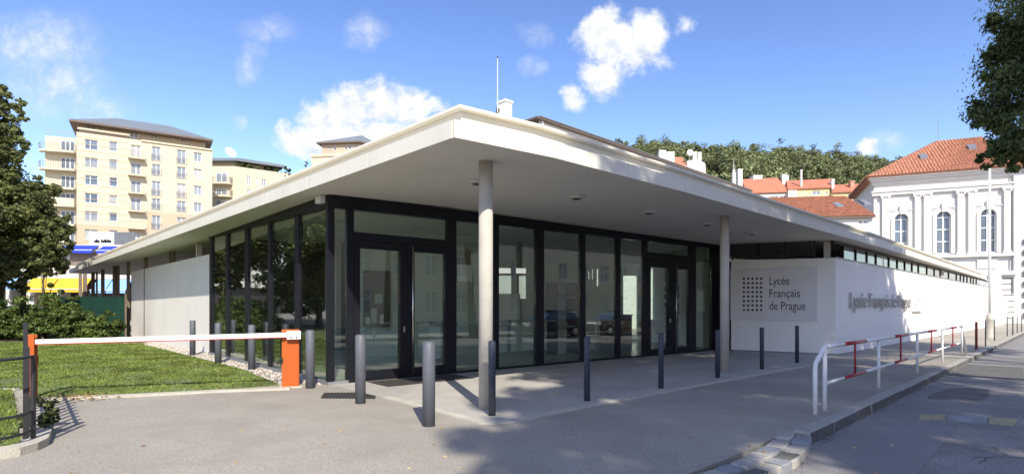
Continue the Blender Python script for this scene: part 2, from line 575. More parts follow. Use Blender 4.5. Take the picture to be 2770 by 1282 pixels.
mat('gravel_bed', (0.30, 0.27, 0.23), 0.95, var=0.35, scale=28, bump=0.8, bscale=30)
mat('grate_metal', (0.10, 0.095, 0.085), 0.55, metal=0.6, var=0.2, scale=8)
mat('mat_dark', (0.035, 0.034, 0.033), 0.9, var=0.3, scale=20)
mat('interior_floor', (0.45, 0.48, 0.42), 0.25, var=0.06)
mat('interior_wall', (0.78, 0.82, 0.72), 0.8, var=0.04)
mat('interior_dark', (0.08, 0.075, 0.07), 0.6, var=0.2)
mat('board_brown', (0.22, 0.17, 0.12), 0.7, var=0.2, scale=4)
mat('paper', (0.80, 0.78, 0.66), 0.8, var=0.04)
mat('sign_silver', (0.60, 0.60, 0.61), 0.45, metal=0.15, var=0.03)
mat('letter_black', (0.012, 0.012, 0.014), 0.5, var=0.0)
mat('letter_steel', (0.30, 0.29, 0.275), 0.5, metal=0.1, var=0.1)
mat('lamp_white', (0.62, 0.62, 0.60), 0.5, var=0.03)
mat('yellow_mark', (0.38, 0.33, 0.19), 0.85, var=0.2, scale=8, dirt=(0.2, 0.19, 0.16), dscale=4)
mat('grey_mark', (0.30, 0.30, 0.32), 0.85, var=0.2, scale=8, dirt=(0.14, 0.14, 0.14), dscale=4)
mat('bark', (0.09, 0.07, 0.05), 0.95, var=0.3, scale=6, bump=0.8, bscale=14)
# far buildings
mat('flat_cream', (0.58, 0.515, 0.375), 0.85, var=0.03, scale=0.4)
mat('flat_white', (0.58, 0.52, 0.38), 0.85, var=0.03, scale=0.4)
mat('flat_tan', (0.50, 0.40, 0.28), 0.85, var=0.05, scale=0.5)
mat('flat_darker', (0.48, 0.40, 0.30), 0.85, var=0.05, scale=0.5)  # darker beige for top storeys, cores and ledges
mat('zinc_roof', (0.17, 0.195, 0.225), 0.6, metal=0.0, var=0.08, scale=0.6)
mat('eave_brown', (0.15, 0.115, 0.095), 0.7, var=0.1)
mat('window_white', (0.78, 0.78, 0.76), 0.5, var=0.03)
mat('window_glass', (0.10, 0.13, 0.17), 0.06, spec=0.8, var=0.5, scale=0.35)
mat('window_blind', (0.22, 0.26, 0.30), 0.25, spec=0.7, var=0.2, scale=0.6)
mat('window_curtain', (0.36, 0.37, 0.36), 0.3, spec=0.7, var=0.25, scale=1.1)
mat('rail_metal', (0.30, 0.28, 0.26), 0.5, metal=0.3, var=0.1)
mat('shop_wall', (0.56, 0.53, 0.48), 0.85, var=0.04, scale=0.5)
mat('shop_dark', (0.035, 0.028, 0.026), 0.5, var=0.4, scale=0.8)
mat('shop_red', (0.30, 0.06, 0.04), 0.7, var=0.2)
mat('awning_blue', (0.02, 0.05, 0.55), 0.8, var=0.1, scale=1)
mat('awning_sky', (0.22, 0.42, 0.72), 0.8, var=0.08, scale=1)
mat('awning_yellow', (0.62, 0.40, 0.035), 0.8, var=0.06, scale=1)
mat('slate_grey', (0.16, 0.175, 0.20), 0.6, var=0.1)
mat('stucco_white', (0.69, 0.67, 0.635), 0.9, var=0.03, scale=0.4, bump=0.05, bscale=20)
mat('stucco_yellow', (0.72, 0.60, 0.32), 0.9, var=0.05, scale=0.4)
mat('roof_red', (0.46, 0.18, 0.11), 0.85, var=0.12, scale=0.5)
mat('tile_orange', (0.43, 0.205, 0.13), 0.8, var=0.35, scale=2.2)
mat('tile_brown', (0.36, 0.16, 0.095), 0.8, var=0.35, scale=2.0)
mat('brick_chimney', (0.50, 0.26, 0.18), 0.9, var=0.2, scale=3)
mat('quoin_dark', (0.22, 0.20, 0.18), 0.95, var=0.35, scale=2, bump=1.0, bscale=6)
mat('hill_soil', (0.06, 0.075, 0.03), 1.0, var=0.3, scale=0.1)
mat('car_dark', (0.02, 0.022, 0.028), 0.25, spec=0.6, var=0.05, coat=0.6)
mat('car_white', (0.75, 0.75, 0.76), 0.3, spec=0.6, var=0.02, coat=0.6)
mat('tyre', (0.02, 0.02, 0.02), 0.9, var=0.1)
mat('house_beige', (0.62, 0.54, 0.40), 0.9, var=0.05, scale=0.4)
glass('facade_glass', (0.88, 0.93, 0.89), 0.12)
glass('strip_glass', (0.55, 0.60, 0.58), 0.06)
leafmat('leaf_dark', (0.055, 0.072, 0.022), (0.23, 0.25, 0.085), 0.3)
leafmat('leaf_street', (0.05, 0.078, 0.025), (0.19, 0.23, 0.075), 0.5)
leafmat('leaf_shrub', (0.035, 0.070, 0.015), (0.16, 0.21, 0.05), 0.3)
leafmat('leaf_hill', (0.09, 0.115, 0.048), (0.30, 0.335, 0.15), 0.3, 0.09)
leafmat('leaf_hedge', (0.05, 0.07, 0.02), (0.13, 0.15, 0.06), 0.2)
leafmat('grass_blade', (0.11, 0.155, 0.022), (0.24, 0.30, 0.07), 0.3, 0.9)
leafmat('leaf_dry', (0.25, 0.13, 0.05), (0.55, 0.40, 0.2), 0.1)

# ------------------------------------------------------------------ the ground
AD = Vector((0.709, 0.705))                         # along the street
AN = Vector((-0.705, 0.709))                        # from the road towards the school
KF0 = Vector((3.81, 7.11))                          # front top edge of the first kerb stone


def slab(name, poly, bottom, top, m, **kw):
    return MB().prism(poly, lambda x, y: gz(x, y) + bottom, lambda x, y: gz(x, y) + top).build(name, m, **kw)


tag(MB().add([(x, y, gz(x, y) - 0.136) for x, y in ((-900, -900), (900, -900), (900, 900), (-900, 900))], [(0, 1, 2, 3)]).build('ground', MAT['road_asphalt'], base=(0, 0, -0.13)), kind='structure')
kb = [tuple(KF0 + AN * 0.22 + AD * s) for s in (0, 110)]
pav = [kb[1], kb[0], (3.28, 6.95), (2.88, 6.52), (2.42, 6.07), (1.92, 5.6), (1.25, 5.0), (0.2, 4.1), (-1.2, 3.1), (-4.6, 2.2), (-7, 0.8), (-60, -20), (-120, 20), (-120, 140), (70, 150)]
tag(slab('pavement', pav, -0.5, 0.0, MAT['pavement_asphalt']), kind='structure')
road = [tuple(KF0 + AD * s + AN * o) for s, o in ((-14, 0.0), (110, 0.0), (110, -6.6), (-14, -6.6))]
tag(slab('road', road, -0.2, -0.13, MAT['road_asphalt']), kind='structure')
opp = [tuple(KF0 + AD * s + AN * o) for s, o in ((-40, -6.6), (110, -6.6), (110, -10.5), (-40, -10.5))]
tag(slab('opposite_pavement', opp, -0.3, 0.0, MAT['pavement_asphalt']), kind='structure')
# newer asphalt strip beside the kerb and patches
strip = [tuple(KF0 + AD * s + AN * o) for s, o in ((-0.2, -0.14), (60, -0.14), (60, -1.7), (4.6, -1.72))] + [(6.86, 8.5), (4.26, 5.85), (3.4, 5.2), (2.9, 5.6), (3.3, 6.3)]
tag(slab('road_repair', strip, -0.16, -0.126, MAT['road_patch']), kind='structure')
tag(slab('road_patch_sheet', [(8.01, 10.76), (8.5, 11.3), (9.58, 12.2), (10.1, 12.35), (10.39, 12.1), (9.6, 11.2), (8.78, 10.44)], -0.16, -0.122, MAT['road_patch_dark']), kind='structure')
tag(slab('road_patch_far', [(11.5, 14.7), (12.59, 13.68), (15.35, 16.7), (14.4, 17.6)], -0.16, -0.1215, MAT['road_patch_dark']), kind='structure')
for nm, p, m_ in (('yellow_road_mark', [(6.72, 9.15), (7.14, 9.16), (6.76, 8.7), (6.38, 8.72)], 'yellow_mark'),
                  ('yellow_road_mark', [(7.65, 8.92), (7.95, 8.75), (7.52, 8.34), (7.25, 8.46)], 'yellow_mark'),
                  ('grey_road_mark', [(7.16, 9.14), (7.63, 8.92), (7.24, 8.48), (6.78, 8.68)], 'grey_mark')):
    tag(slab(nm, p, -0.15, -0.118, MAT[m_]), kind='structure')
tar = MB()
for pts in ([(9.3, 8.2), (8.6, 8.6), (8.2, 8.3), (7.6, 8.1), (7.3, 7.6)], [(12.5, 11.8), (12.0, 12.4), (11.3, 12.2), (10.9, 12.9)], [(7.0, 6.7), (6.5, 6.9), (6.1, 6.5), (5.6, 6.55), (5.2, 6.2)]):
    fine = []
    for i in range(len(pts) - 1):
        for k in range(5):
            t = k / 5
            fine.append((pts[i][0] * (1 - t) + pts[i + 1][0] * t + random.uniform(-.03, .03), pts[i][1] * (1 - t) + pts[i + 1][1] * t + random.uniform(-.03, .03)))
    for i in range(len(fine) - 1):
        tar.seg(fine[i], fine[i + 1], 0.02, tuple(gz(*q) - 0.15 for q in fine[i:i + 2]), tuple(gz(*q) - 0.1265 for q in fine[i:i + 2]))
tag(tar.build('road_crack', MAT['road_patch_dark']), kind='structure')

# kerb of granite stones, then two rows of setts down to the drive
kerb = empty('kerb', (KF0.x, KF0.y, gz(*KF0) - 0.13))
tag(kerb, kind='structure')
s = 0.0
for i in range(62):
    ln = [1.02, 1.16, 0.92, 1.25, 0.85][i % 5]
    a, b = KF0 + AD * (s + 0.009), KF0 + AD * (s + ln - 0.009)
    dz = random.uniform(-0.006, 0.008)
    fo = random.uniform(-0.006, 0.008)
    q = [a - AN * fo, b - AN * fo, b + AN * 0.215, a + AN * 0.215]
    f2 = AN * 0.012
    zt = [gz(*p) + 0.012 + dz for p in q]
    mb = MB().hexa([(p.x, p.y, gz(*p) - 0.3) for p in (q[0] - f2, q[1] - f2, q[2], q[3])] + [(p.x, p.y, z) for p, z in zip(q, zt)])
    ks = mb.build('kerb_stone', MAT['kerb_granite'], kerb, bevel=0.014)
    ks.data.materials.append(MAT['kerb_dark'])
    ks.data.polygons[2].material_index = 1                       # darker colour on the road-side face
    s += ln
end = MB().hexa([(3.80, 7.10, -0.3), (3.99, 7.28, -0.3), (3.64, 7.26, -0.3), (3.42, 7.05, -0.3),
                 (3.80, 7.10, gz(3.8, 7.1) + 0.010), (3.82, 7.12, gz(3.8, 7.1) + 0.012), (3.65, 7.26, gz(3.6, 7.2) + 0.012), (3.40, 7.03, gz(3.4, 7) + 0.006)])
inner = [(3.47, 7.07), (3.17, 6.63), (2.92, 6.33), (2.68, 6.07), (2.42, 5.79), (2.18, 5.59), (1.95, 5.39), (1.68, 5.16), (1.4, 4.93)]
outer = [(3.57, 6.86), (3.30, 6.48), (3.06, 6.18), (2.86, 5.98), (2.64, 5.77), (2.38, 5.53), (2.12, 5.28), (1.86, 5.04), (1.6, 4.8)]
for rowi, row in enumerate((inner, outer)):
    for i, c in enumerate(row):
        c = Vector(c)
        nx = Vector(row[min(i + 1, len(row) - 1)]); pv = Vector(row[max(i - 1, 0)])
        d = (nx - pv).normalized(); n = Vector((-d.y, d.x))
        hl = max(0.11, (nx - pv).length / (2 if 0 < i < len(row) - 1 else 1) / 2 - 0.006)
        hw = 0.104
        drop = [0.006, -0.006][rowi] - [0.004, 0.030][rowi] * min(1, i / 1.5) + random.uniform(-.004, .004)
        pts = []
        for k in range(10):
            ang = 2 * math.pi * k / 10 + 0.3
            ex = abs(math.cos(ang)) ** 0.3 * math.copysign(1, math.cos(ang)); ey = abs(math.sin(ang)) ** 0.3 * math.copysign(1, math.sin(ang))
            p = c + d * hl * ex * random.uniform(.93, 1.03) + n * hw * ey * random.uniform(.93, 1.03)
            pts.append(p)
        mb = MB()
        vs_ = [(p.x, p.y, gz(*p) - 0.3) for p in pts] + [(p.x, p.y, gz(*p) + drop - 0.010) for p in pts] + [tuple((c + (p - c) * 0.93).to_tuple()) + (gz(*p) + drop,) for p in pts]
        fs = [(k, (k + 1) % 10, 10 + (k + 1) % 10, 10 + k) for k in range(10)] + [(10 + k, 10 + (k + 1) % 10, 20 + (k + 1) % 10, 20 + k) for k in range(10)] + [tuple(range(20, 30))]
        mb.add(vs_, fs)
        mb.build('cobble', MAT['cobble_blue' if (i * 2 + rowi) % 3 == 1 else 'kerb_granite'], kerb)

bed = [(p[0] - .10, p[1] + .06) for p in inner] + [(p[0] + .06, p[1] - .05) for p in reversed(outer)]
slab('mortar_bed', bed, -0.3, -0.035, MAT['kerb_dark'], parent=kerb)
# concrete paving under the canopy
platform = [(-3.73, 11.39), (-2.25, 9.78), (-1.2, 8.55), (-0.62, 7.85), (-0.45, 7.66), (-0.22, 7.62), (0.15, 7.85), (1.55, 9.3), (3.94, 11.53), (8.52, 15.79), (11.18, 19.23), (8.28, 21.03), (8.04, 21.56)]
tag(slab('canopy_paving', platform, -0.2, 0.012, MAT['platform_concrete']), kind='structure')
edge = MB()
for a, b in zip(platform[1:10], platform[2:10]):
    edge.seg(a, b, 0.16, (gz(*a) - 0.1, gz(*b) - 0.1), (gz(*a) + 0.016, gz(*b) + 0.016), side=0.07)
tag(edge.build('paving_edge_strip', MAT['edging_concrete']), kind='structure')

# lawns, edging, gravel bed
lawn_poly = [(-34, 24.3), (-15.6, 23.6), (-14.9, 22.55), (-10.48, 17.94), (-6.61, 13.8), (-4.76, 11.35), (-5.46, 10.6), (-7.91, 9.6), (-8.5, 9.9), (-9.24, 10.56), (-20, 11.0)]
tag(slab('lawn', lawn_poly, -0.1, 0.022, MAT['lawn_turf']), kind='structure')
lawn2 = [(-20, 10.8), (-9.3, 10.36), (-7.4, 8.3), (-5.85, 6.6), (-5.42, 6.15), (-5.35, 5.95), (-5.5, 5.75), (-5.9, 5.55), (-7, 5.2), (-16, 3)]
tag(slab('corner_lawn', lawn2, -0.1, 0.03, MAT['lawn_turf']), kind='structure')
gravel_poly = [(-3.80, 11.40), (-4.3, 11.0), (-4.74, 11.36), (-6.60, 13.82), (-10.46, 17.97), (-14.88, 22.57), (-19.6, 28.6), (-10.13, 18.67)]
tag(slab('gravel_strip', gravel_poly, -0.1, 0.004, MAT['gravel_bed']), kind='structure')
tag(slab('shrub_bed', [(-34, 24.45), (-15.6, 23.75), (-17.5, 26.6), (-36, 32)], -0.1, 0.02, MAT['soil']), kind='structure')
ee = MB()
for run, w in (([(-4.30, 10.80), (-5.46, 10.42), (-6.7, 9.87), (-7.85, 9.42)], 0.2), ([(-34, 24.37), (-15.6, 23.67)], 0.12), ([(-20, 10.9), (-9.3, 10.46)], 0.1)):
    for a, b in zip(run[:-1], run[1:]):
        ee.seg(a, b, w, (gz(*a) - 0.1, gz(*b) - 0.1), (gz(*a) + 0.035, gz(*b) + 0.035))
tag(ee.build('lawn_edging', MAT['edging_concrete']), kind='structure')


def quads_object(name, V4, m, parent=None, base=None):
    """V4: n x 4 x 3 array of leaf quads"""
    n = V4.shape[0]
    o0 = WL[parent.name] if parent is not None else Vector(base)
    V = (V4.reshape(-1, 3) - np.array(o0)[None]).astype(np.float32)
    me = bpy.data.meshes.new(name)
    me.vertices.add(n * 4); me.vertices.foreach_set('co', V.ravel())
    me.loops.add(n * 4); me.loops.foreach_set('vertex_index', np.arange(n * 4, dtype=np.int32))
    me.polygons.add(n); me.polygons.foreach_set('loop_start', np.arange(0, n * 4, 4, dtype=np.int32))
    me.materials.append(m)
    me.update(calc_edges=True)
    o = bpy.data.objects.new(name, me)
    col.objects.link(o)
    if parent is not None:
        o.parent = parent
    else:
        o.location = o0
    WL[o.name] = o0
    return o


def inside(poly, P):
    x, y = P[:, 0], P[:, 1]
    r = np.zeros(len(P), bool)
    n = len(poly)
    for i in range(n):
        x0, y0 = poly[i]; x1, y1 = poly[(i + 1) % n]
        c = ((y0 > y) != (y1 > y)) & (x < (x1 - x0) * (y - y0) / ((y1 - y0) or 1e-9) + x0)
        r ^= c
    return r


def grass(name, poly, n, h, label, bare=0.0):
    a = np.array(poly)
    P = RNG.uniform(a.min(0), a.max(0), (n * 3, 2))
    P = P[inside(poly, P)]
    vis = (np.abs(P[:, 0]) < P[:, 1] * 0.95)
    P = P[vis][:n]
    if bare:
        f = np.sin(P[:, 0] * 2.1 + 1.3) * np.sin(P[:, 1] * 3.1) + 0.6 * np.sin(P[:, 0] * 5.3 + P[:, 1] * 2.2)
        P = P[(f < bare) | (RNG.random(len(P)) < 0.35)]
    n = len(P)
    z = -KS * (0.715 * P[:, 0] + 0.699 * P[:, 1]) + 0.015
    ang = RNG.uniform(0, 2 * np.pi, n)
    hh = h * RNG.uniform(0.5, 1.3, n); w = 0.012 * RNG.uniform(.7, 1.5, n) * (P[:, 1] / 9)
    lean = RNG.normal(0, 0.5, (n, 2)) * hh[:, None]
    dx = np.stack([np.cos(ang) * w, np.sin(ang) * w], 1)
    V = np.zeros((n, 4, 3))
    V[:, 0, :2] = P - dx; V[:, 1, :2] = P + dx
    V[:, 2, :2] = P + lean + dx * 0.3; V[:, 3, :2] = P + lean - dx * 0.3
    V[:, 0, 2] = V[:, 1, 2] = z; V[:, 2, 2] = V[:, 3, 2] = z + hh
    o = quads_object(name, V, MAT['grass_blade'], base=(a[:, 0].mean(), a[:, 1].mean(), 0))
    tag(o, label, 'grass', kind='stuff')


grass('grass', lawn_poly, 110000, 0.027, 'short mown grass behind the barrier arm', bare=0.45)
grass('grass', lawn2, 36000, 0.05, 'bright green grass behind the black iron fence')

# pebbles
a = np.array(gravel_poly)
P = RNG.uniform(a.min(0), a.max(0), (26000, 2)); P = P[inside(gravel_poly, P)][:5200]
pb = MB()
for x, y in P:
    r = random.uniform(0.016, 0.04); z = gz(x, y) + 0.004
    aa = random.uniform(0, 3.1); c_, s_ = math.cos(aa) * r, math.sin(aa) * r
    pb.add([(x + c_, y + s_, z), (x - s_, y + c_, z), (x - c_, y - s_, z), (x + s_, y - c_, z), (x + c_ * .3, y + s_ * .3, z + r * .9), (x, y, z - r * .3)],
           [(0, 1, 4), (1, 2, 4), (2, 3, 4), (3, 0, 4)])
tag(pb.build('gravel', MAT['pebble']), 'loose pale pebbles along the foot of the side glazing', 'gravel', kind='stuff')
lf = MB()
for i in range(420):
    if i < 230:
        x, y = random.gauss(-7.55, 0.35), random.gauss(9.55, 0.22)
    else:
        x, y = random.uniform(-13, -4.6), random.uniform(9.6, 17)
        if not inside(lawn_poly, np.array([[x, y]]))[0] or random.random() < .55:
            continue
    r = random.uniform(.02, .045); aa = random.uniform(0, 6.28); z = gz(x, y) + .05 + random.uniform(0, .02)
    if i < 230:
        z -= 0.03
    c_, s_ = math.cos(aa) * r, math.sin(aa) * r
    lf.add([(x + c_, y + s_, z), (x - s_ * .5, y + c_ * .5, z + .01), (x - c_, y - s_, z), (x + s_ * .5, y - c_ * .5, z + .012)], [(0, 1, 2, 3)])
tag(lf.build('fallen_leaves', MAT['leaf_dry']), 'dry fallen leaves scattered on the lawn', 'leaves', kind='stuff')

gritm = MB()
for i in range(520):
    x, y = random.uniform(-7, 9), random.uniform(4.6, 14)
    if y < 9.6 + x * .7 - 3.5 * (x > 0) and abs(x) < y * .9:
        r = random.choice((.006, .008, .01, .014, .02)); aa = random.uniform(0, 6.28); z = gz(x, y) + .001
        c_, s_ = math.cos(aa) * r * 1.6, math.sin(aa) * r * 1.6
        gritm.add([(x + c_, y + s_, z), (x - s_ * .6, y + c_ * .6, z), (x - c_, y - s_, z), (x + s_ * .6, y - c_ * .6, z), (x, y, z + r * .8)], [(0, 1, 4), (1, 2, 4), (2, 3, 4), (3, 0, 4)])
tag(gritm.build('grit', MAT['leaf_dry']), 'scattered grit and dry leaf bits on the forecourt asphalt', 'grit', kind='stuff')

# ------------------------------------------------------------------ the school pavilion
LD = Vector((-0.692, 0.722))
C0 = Vector((-0.77, 7.37))
LEND = C0 + LD * 43.5
OUT = [LEND, C0, Vector((0.64, 8.40)), Vector((3.42, 10.96)), Vector((8.78, 16.18)), Vector((14.38, 21.56)), Vector((41.95, 49.15))]


def offset(path, o):
    res = []
    for i, p in enumerate(path):
        ns = []
        if i > 0:
            d = (p - path[i - 1]).normalized(); ns.append(Vector((-d.y, d.x)))
        if i < len(path) - 1:
            d = (path[i + 1] - p).normalized(); ns.append(Vector((-d.y, d.x)))
        n = sum(ns, Vector((0, 0))).normalized()
        res.append(p + n * (o / max(0.2, n.dot(ns[0]))))
    return res


def dist_out(x, y):
    p = Vector((x, y)); best = 1e9
    for a_, b_ in zip(OUT[:-1], OUT[1:]):
        t = max(0, min(1, (p - a_).dot(b_ - a_) / (b_ - a_).length_squared))
        best = min(best, (a_ + (b_ - a_) * t - p).length)
    return best


Z_EDGE, Z_MARG = 3.82, 3.855


def soff(x, y):
    return Z_MARG + min(0.24, max(0.0, 0.055 * (dist_out(x, y) - 0.66)))


pav_o = empty('school_pavilion', (-3.73, 11.39, gz(-3.73, 11.39)))
tag(pav_o, 'long low white school pavilion with overhanging flat roof and glazed entrance', 'building')
# fascia in panels
for a_, b_ in zip(OUT[:-1], OUT[1:]):
    ln = (b_ - a_).length; n = max(1, round(ln / 2.35)); d = (b_ - a_) / ln
    nn = Vector((-d.y, d.x))
    for i in range(n):
        s0, s1 = ln * i / n + 0.006, ln * (i + 1) / n - 0.006
        if i == n - 1 and b_ is C0:
            s1 = ln - 0.052
        q = [a_ + d * s0, a_ + d * s1, a_ + d * s1 + nn * 0.05, a_ + d * s0 + nn * 0.05]
        MB().hexa([(p.x, p.y, Z_EDGE) for p in q] + [(p.x, p.y, 4.06) for p in q]).build('fascia_panel', MAT['fascia_cream'], pav_o)


def ring(o0, o1, z0a, z1a, z0b, z1b):
    """closed strip between two offsets: bottom/top heights at the outer and inner edge"""
    A, B = offset(OUT, o0), offset(OUT, o1)
    mb = MB()
    for i in range(len(OUT) - 1):
        mb.hexa([(A[i].x, A[i].y, z0a), (A[i + 1].x, A[i + 1].y, z0a), (B[i + 1].x, B[i + 1].y, z0b), (B[i].x, B[i].y, z0b),
                 (A[i].x, A[i].y, z1a), (A[i + 1].x, A[i + 1].y, z1a), (B[i + 1].x, B[i + 1].y, z1b), (B[i].x, B[i].y, z1b)])
    return mb


ring(0.054, 0.655, Z_EDGE + 0.004, 4.0, Z_MARG - 0.004, 4.0).build('soffit_margin', MAT['soffit_plaster'], pav_o)
ring(0.054, 0.50, 4.02, 4.052, 4.02, 4.052).build('roof_ledge', MAT['parapet_cream'], pav_o)
ring(0.42, 0.60, 4.054, 4.36, 4.054, 4.36).build('parapet', MAT['parapet_cream'], pav_o)
ring(0.31, 0.66, 4.363, 4.405, 4.363, 4.405).build('parapet_cap', MAT['parapet_cream'], pav_o)
IN0 = offset(OUT, 0.66)
inV = [Vector((36.0, 55.2)), Vector((9.0, 28.6)), Vector((6.9, 26.9)), Vector((-3.9, 25.4)), Vector((-24.3, 45.2))]
sof_poly = [tuple(p) for p in IN0] + [tuple(p) for p in inV]
_sm = MB().prism(sof_poly, soff, 4.30)
_sm.build('soffit', MAT['soffit_plaster'], pav_o)
from mathutils.bvhtree import BVHTree
_bvh = BVHTree.FromPolygons([Vector(v) for v in _sm.v], [list(f) for f in _sm.f])
_soff0 = soff


def soff(x, y):
    h = _bvh.ray_cast(Vector((x, y, 1.0)), Vector((0, 0, 1)))
    return h[0].z if h[0] is not None else _soff0(x, y)


# far end closing strip of the left wing
MB().seg(LEND, inV[4], 0.06, Z_EDGE, 4.35).build('end_fascia', MAT['fascia_cream'], pav_o)
MB().seg(OUT[-1], inV[0], 0.06, Z_EDGE, 4.35).build('end_fascia', MAT['fascia_cream'], pav_o)

A_, B_, D_ = Vector((-3.73, 11.39)), Vector((-10.13, 18.67)), Vector((8.04, 21.56))
W_ = Vector((-19.62, 28.68)); S0, S1 = Vector((8.28, 21.03)), Vector((11.18, 19.23)); WE = Vector((52.82, 59.93))
fr, lf_, sw, st, si = Fac(A_, D_ - A_), Fac(B_, A_ - B_), Fac(W_, B_ - W_), Fac(S1, WE - S1), Fac(S0, S1 - S0)
LF, LL, LW, LS, LI = (D_ - A_).length, (A_ - B_).length, (B_ - W_).length, (WE - S1).length, (S1 - S0).length


def fgz(f, a):
    q = f.p + f.d * a
    return gz(q.x, q.y)


def piece(name, f, s0, s1, zb, zt, o0, o1, m, parent=None, **kw):
    """box on a facade; zb, zt functions of s or numbers"""
    zb_ = zb if callable(zb) else (lambda a: zb); zt_ = zt if callable(zt) else (lambda a: zt)
    mb = MB()
    mb.hexa([f.pt(s0, zb_(s0), o1), f.pt(s1, zb_(s1), o1), f.pt(s1, zb_(s1), o0), f.pt(s0, zb_(s0), o0),
             f.pt(s0, zt_(s0), o1), f.pt(s1, zt_(s1), o1), f.pt(s1, zt_(s1), o0), f.pt(s0, zt_(s0), o0)])
    return mb.build(name, MAT[m], parent or pav_o, **kw)


# --- walls
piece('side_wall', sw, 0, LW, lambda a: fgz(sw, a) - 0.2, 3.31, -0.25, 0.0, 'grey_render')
piece('sign_wall', si, 0, LI, lambda a: fgz(si, a) - 0.2, lambda a: 3.29 - 0.06 * a / LI, -0.28, 0.0, 'white_render')
JOINT = st.px(2553)
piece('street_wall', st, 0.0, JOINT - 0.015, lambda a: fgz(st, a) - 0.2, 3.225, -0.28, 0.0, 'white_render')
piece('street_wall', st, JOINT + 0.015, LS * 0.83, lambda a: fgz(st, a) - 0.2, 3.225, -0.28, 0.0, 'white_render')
piece('wall_joint', st, JOINT - 0.015, JOINT + 0.015, lambda a: fgz(st, a) - 0.1, 3.2, -0.2, -0.02, 'grey_frame')
piece('wall_coping', st, -0.02, LS * 0.83, 3.228, 3.262, -0.30, 0.03, 'grey_frame')
piece('wall_base_strip', st, 0.0, LS * 0.83, lambda a: fgz(st, a) - 0.1, lambda a: fgz(st, a) + 0.035, 0.003, 0.02, 'grey_frame')
piece('wall_base_strip', si, 0.0, LI, lambda a: fgz(si, a) - 0.1, lambda a: fgz(si, a) + 0.06, 0.003, 0.015, 'grey_frame')
# clerestory over the sign wall
SB = 0.0
zc_ = lambda a: 4.0 - 0.17 * a / LI
piece('clerestory_beam', si, -0.3, LI + 0.02, lambda a: zc_(a) + 0.003, lambda a: soff(*(si.p + si.d * a)) + 0.08, -0.25, -0.01, 'soffit_plaster')
for i in range(3):
    a0 = LI * 0.80 * i / 3
    a1 = LI * 0.80 * (i + 1) / 3
    piece('mullion', si, a0, a0 + 0.05, 3.3, zc_, -0.16, -0.03, 'black_frame')
    piece('window_pane', si, a0 + 0.052, a1 - 0.002, 3.33, lambda a: zc_(a) - 0.002, -0.1, -0.085, 'strip_glass')
piece('mullion', si, LI * 0.80, LI * 0.80 + 0.06, 3.24, zc_, -0.16, -0.02, 'black_frame')
piece('corner_post', si, LI - 0.36, LI - 0.16, 3.24, 3.83, -0.22, -0.06, 'column_concrete')
# clerestory band along the street
xs = [2278, 2312.6, 2343, 2367.6, 2402.6, 2425.5, 2446, 2465.6, 2483, 2506, 2526, 2543, 2549, 2565, 2586, 2597, 2606, 2615, 2625, 2632, 2640, 2650]
ss = [max(0.06, st.px(x, o=-0.12)) for x in xs]
piece('clerestory_beam', st, 0.02, LS * 0.8, 3.74, lambda a: 3.83, -0.2, -0.06, 'black_frame')
for i in range(len(ss) - 1):
    w = 0.05 if i < 14 else 0.09
    if i == 11:
        piece('corner_post', st, ss[i], ss[i + 1], 3.265, 3.738, -0.22, -0.05, 'column_concrete')
        continue
    piece('mullion', st, ss[i], ss[i] + w, 3.265, 3.738, -0.17, -0.07, 'black_frame')
    if ss[i + 1] > ss[i] + w + 0.02:
        piece('window_pane', st, ss[i] + w + 0.002, ss[i + 1] - 0.002, 3.27, 3.737, -0.125, -0.11, 'strip_glass')
for x in (2356, 2541, 2650):
    a0 = st.px(x, o=-0.5)
    piece('inner_post', st, a0, a0 + 0.25, 0.0, 3.85, -0.75, -0.5, 'column_concrete')
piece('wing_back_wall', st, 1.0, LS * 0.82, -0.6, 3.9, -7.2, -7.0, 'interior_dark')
piece('wing_end_wall', st, LS * 0.82, LS * 0.825, -0.6, 3.85, -7.0, -0.3, 'white_render')

# --- side wall back: posts above and beyond the grey wall, recess behind
for i, (x, ytop, wpx) in enumerate(((217.5, 746, 7), (230, 742, 8), (251.7, 736.5, 7.5), (262, 736, 4), (278, 729, 7.5), (310.5, 720, 9), (320, 720, 6), (347, 708.5, 7), (395, 696, 9), (461, 681, 6), (471, 681, 6), (538, 657, 12))):
    Yp = (3.86 - EYE) * F / (CY - ytop)
    X = (x - CX) / F * Yp; r = wpx / F * Yp / 2
    MB().obox((X, Yp), LD, r, r, gz(X, Yp), soff(X, Yp) + 0.02).build('post', MAT['post_brown' if x < 500 else 'column_concrete'], pav_o)
piece('recess_wall', sw, LW * 0.25, LW + 1.0, 0.0, 4.05, -4.2, -4.0, 'grey_render')

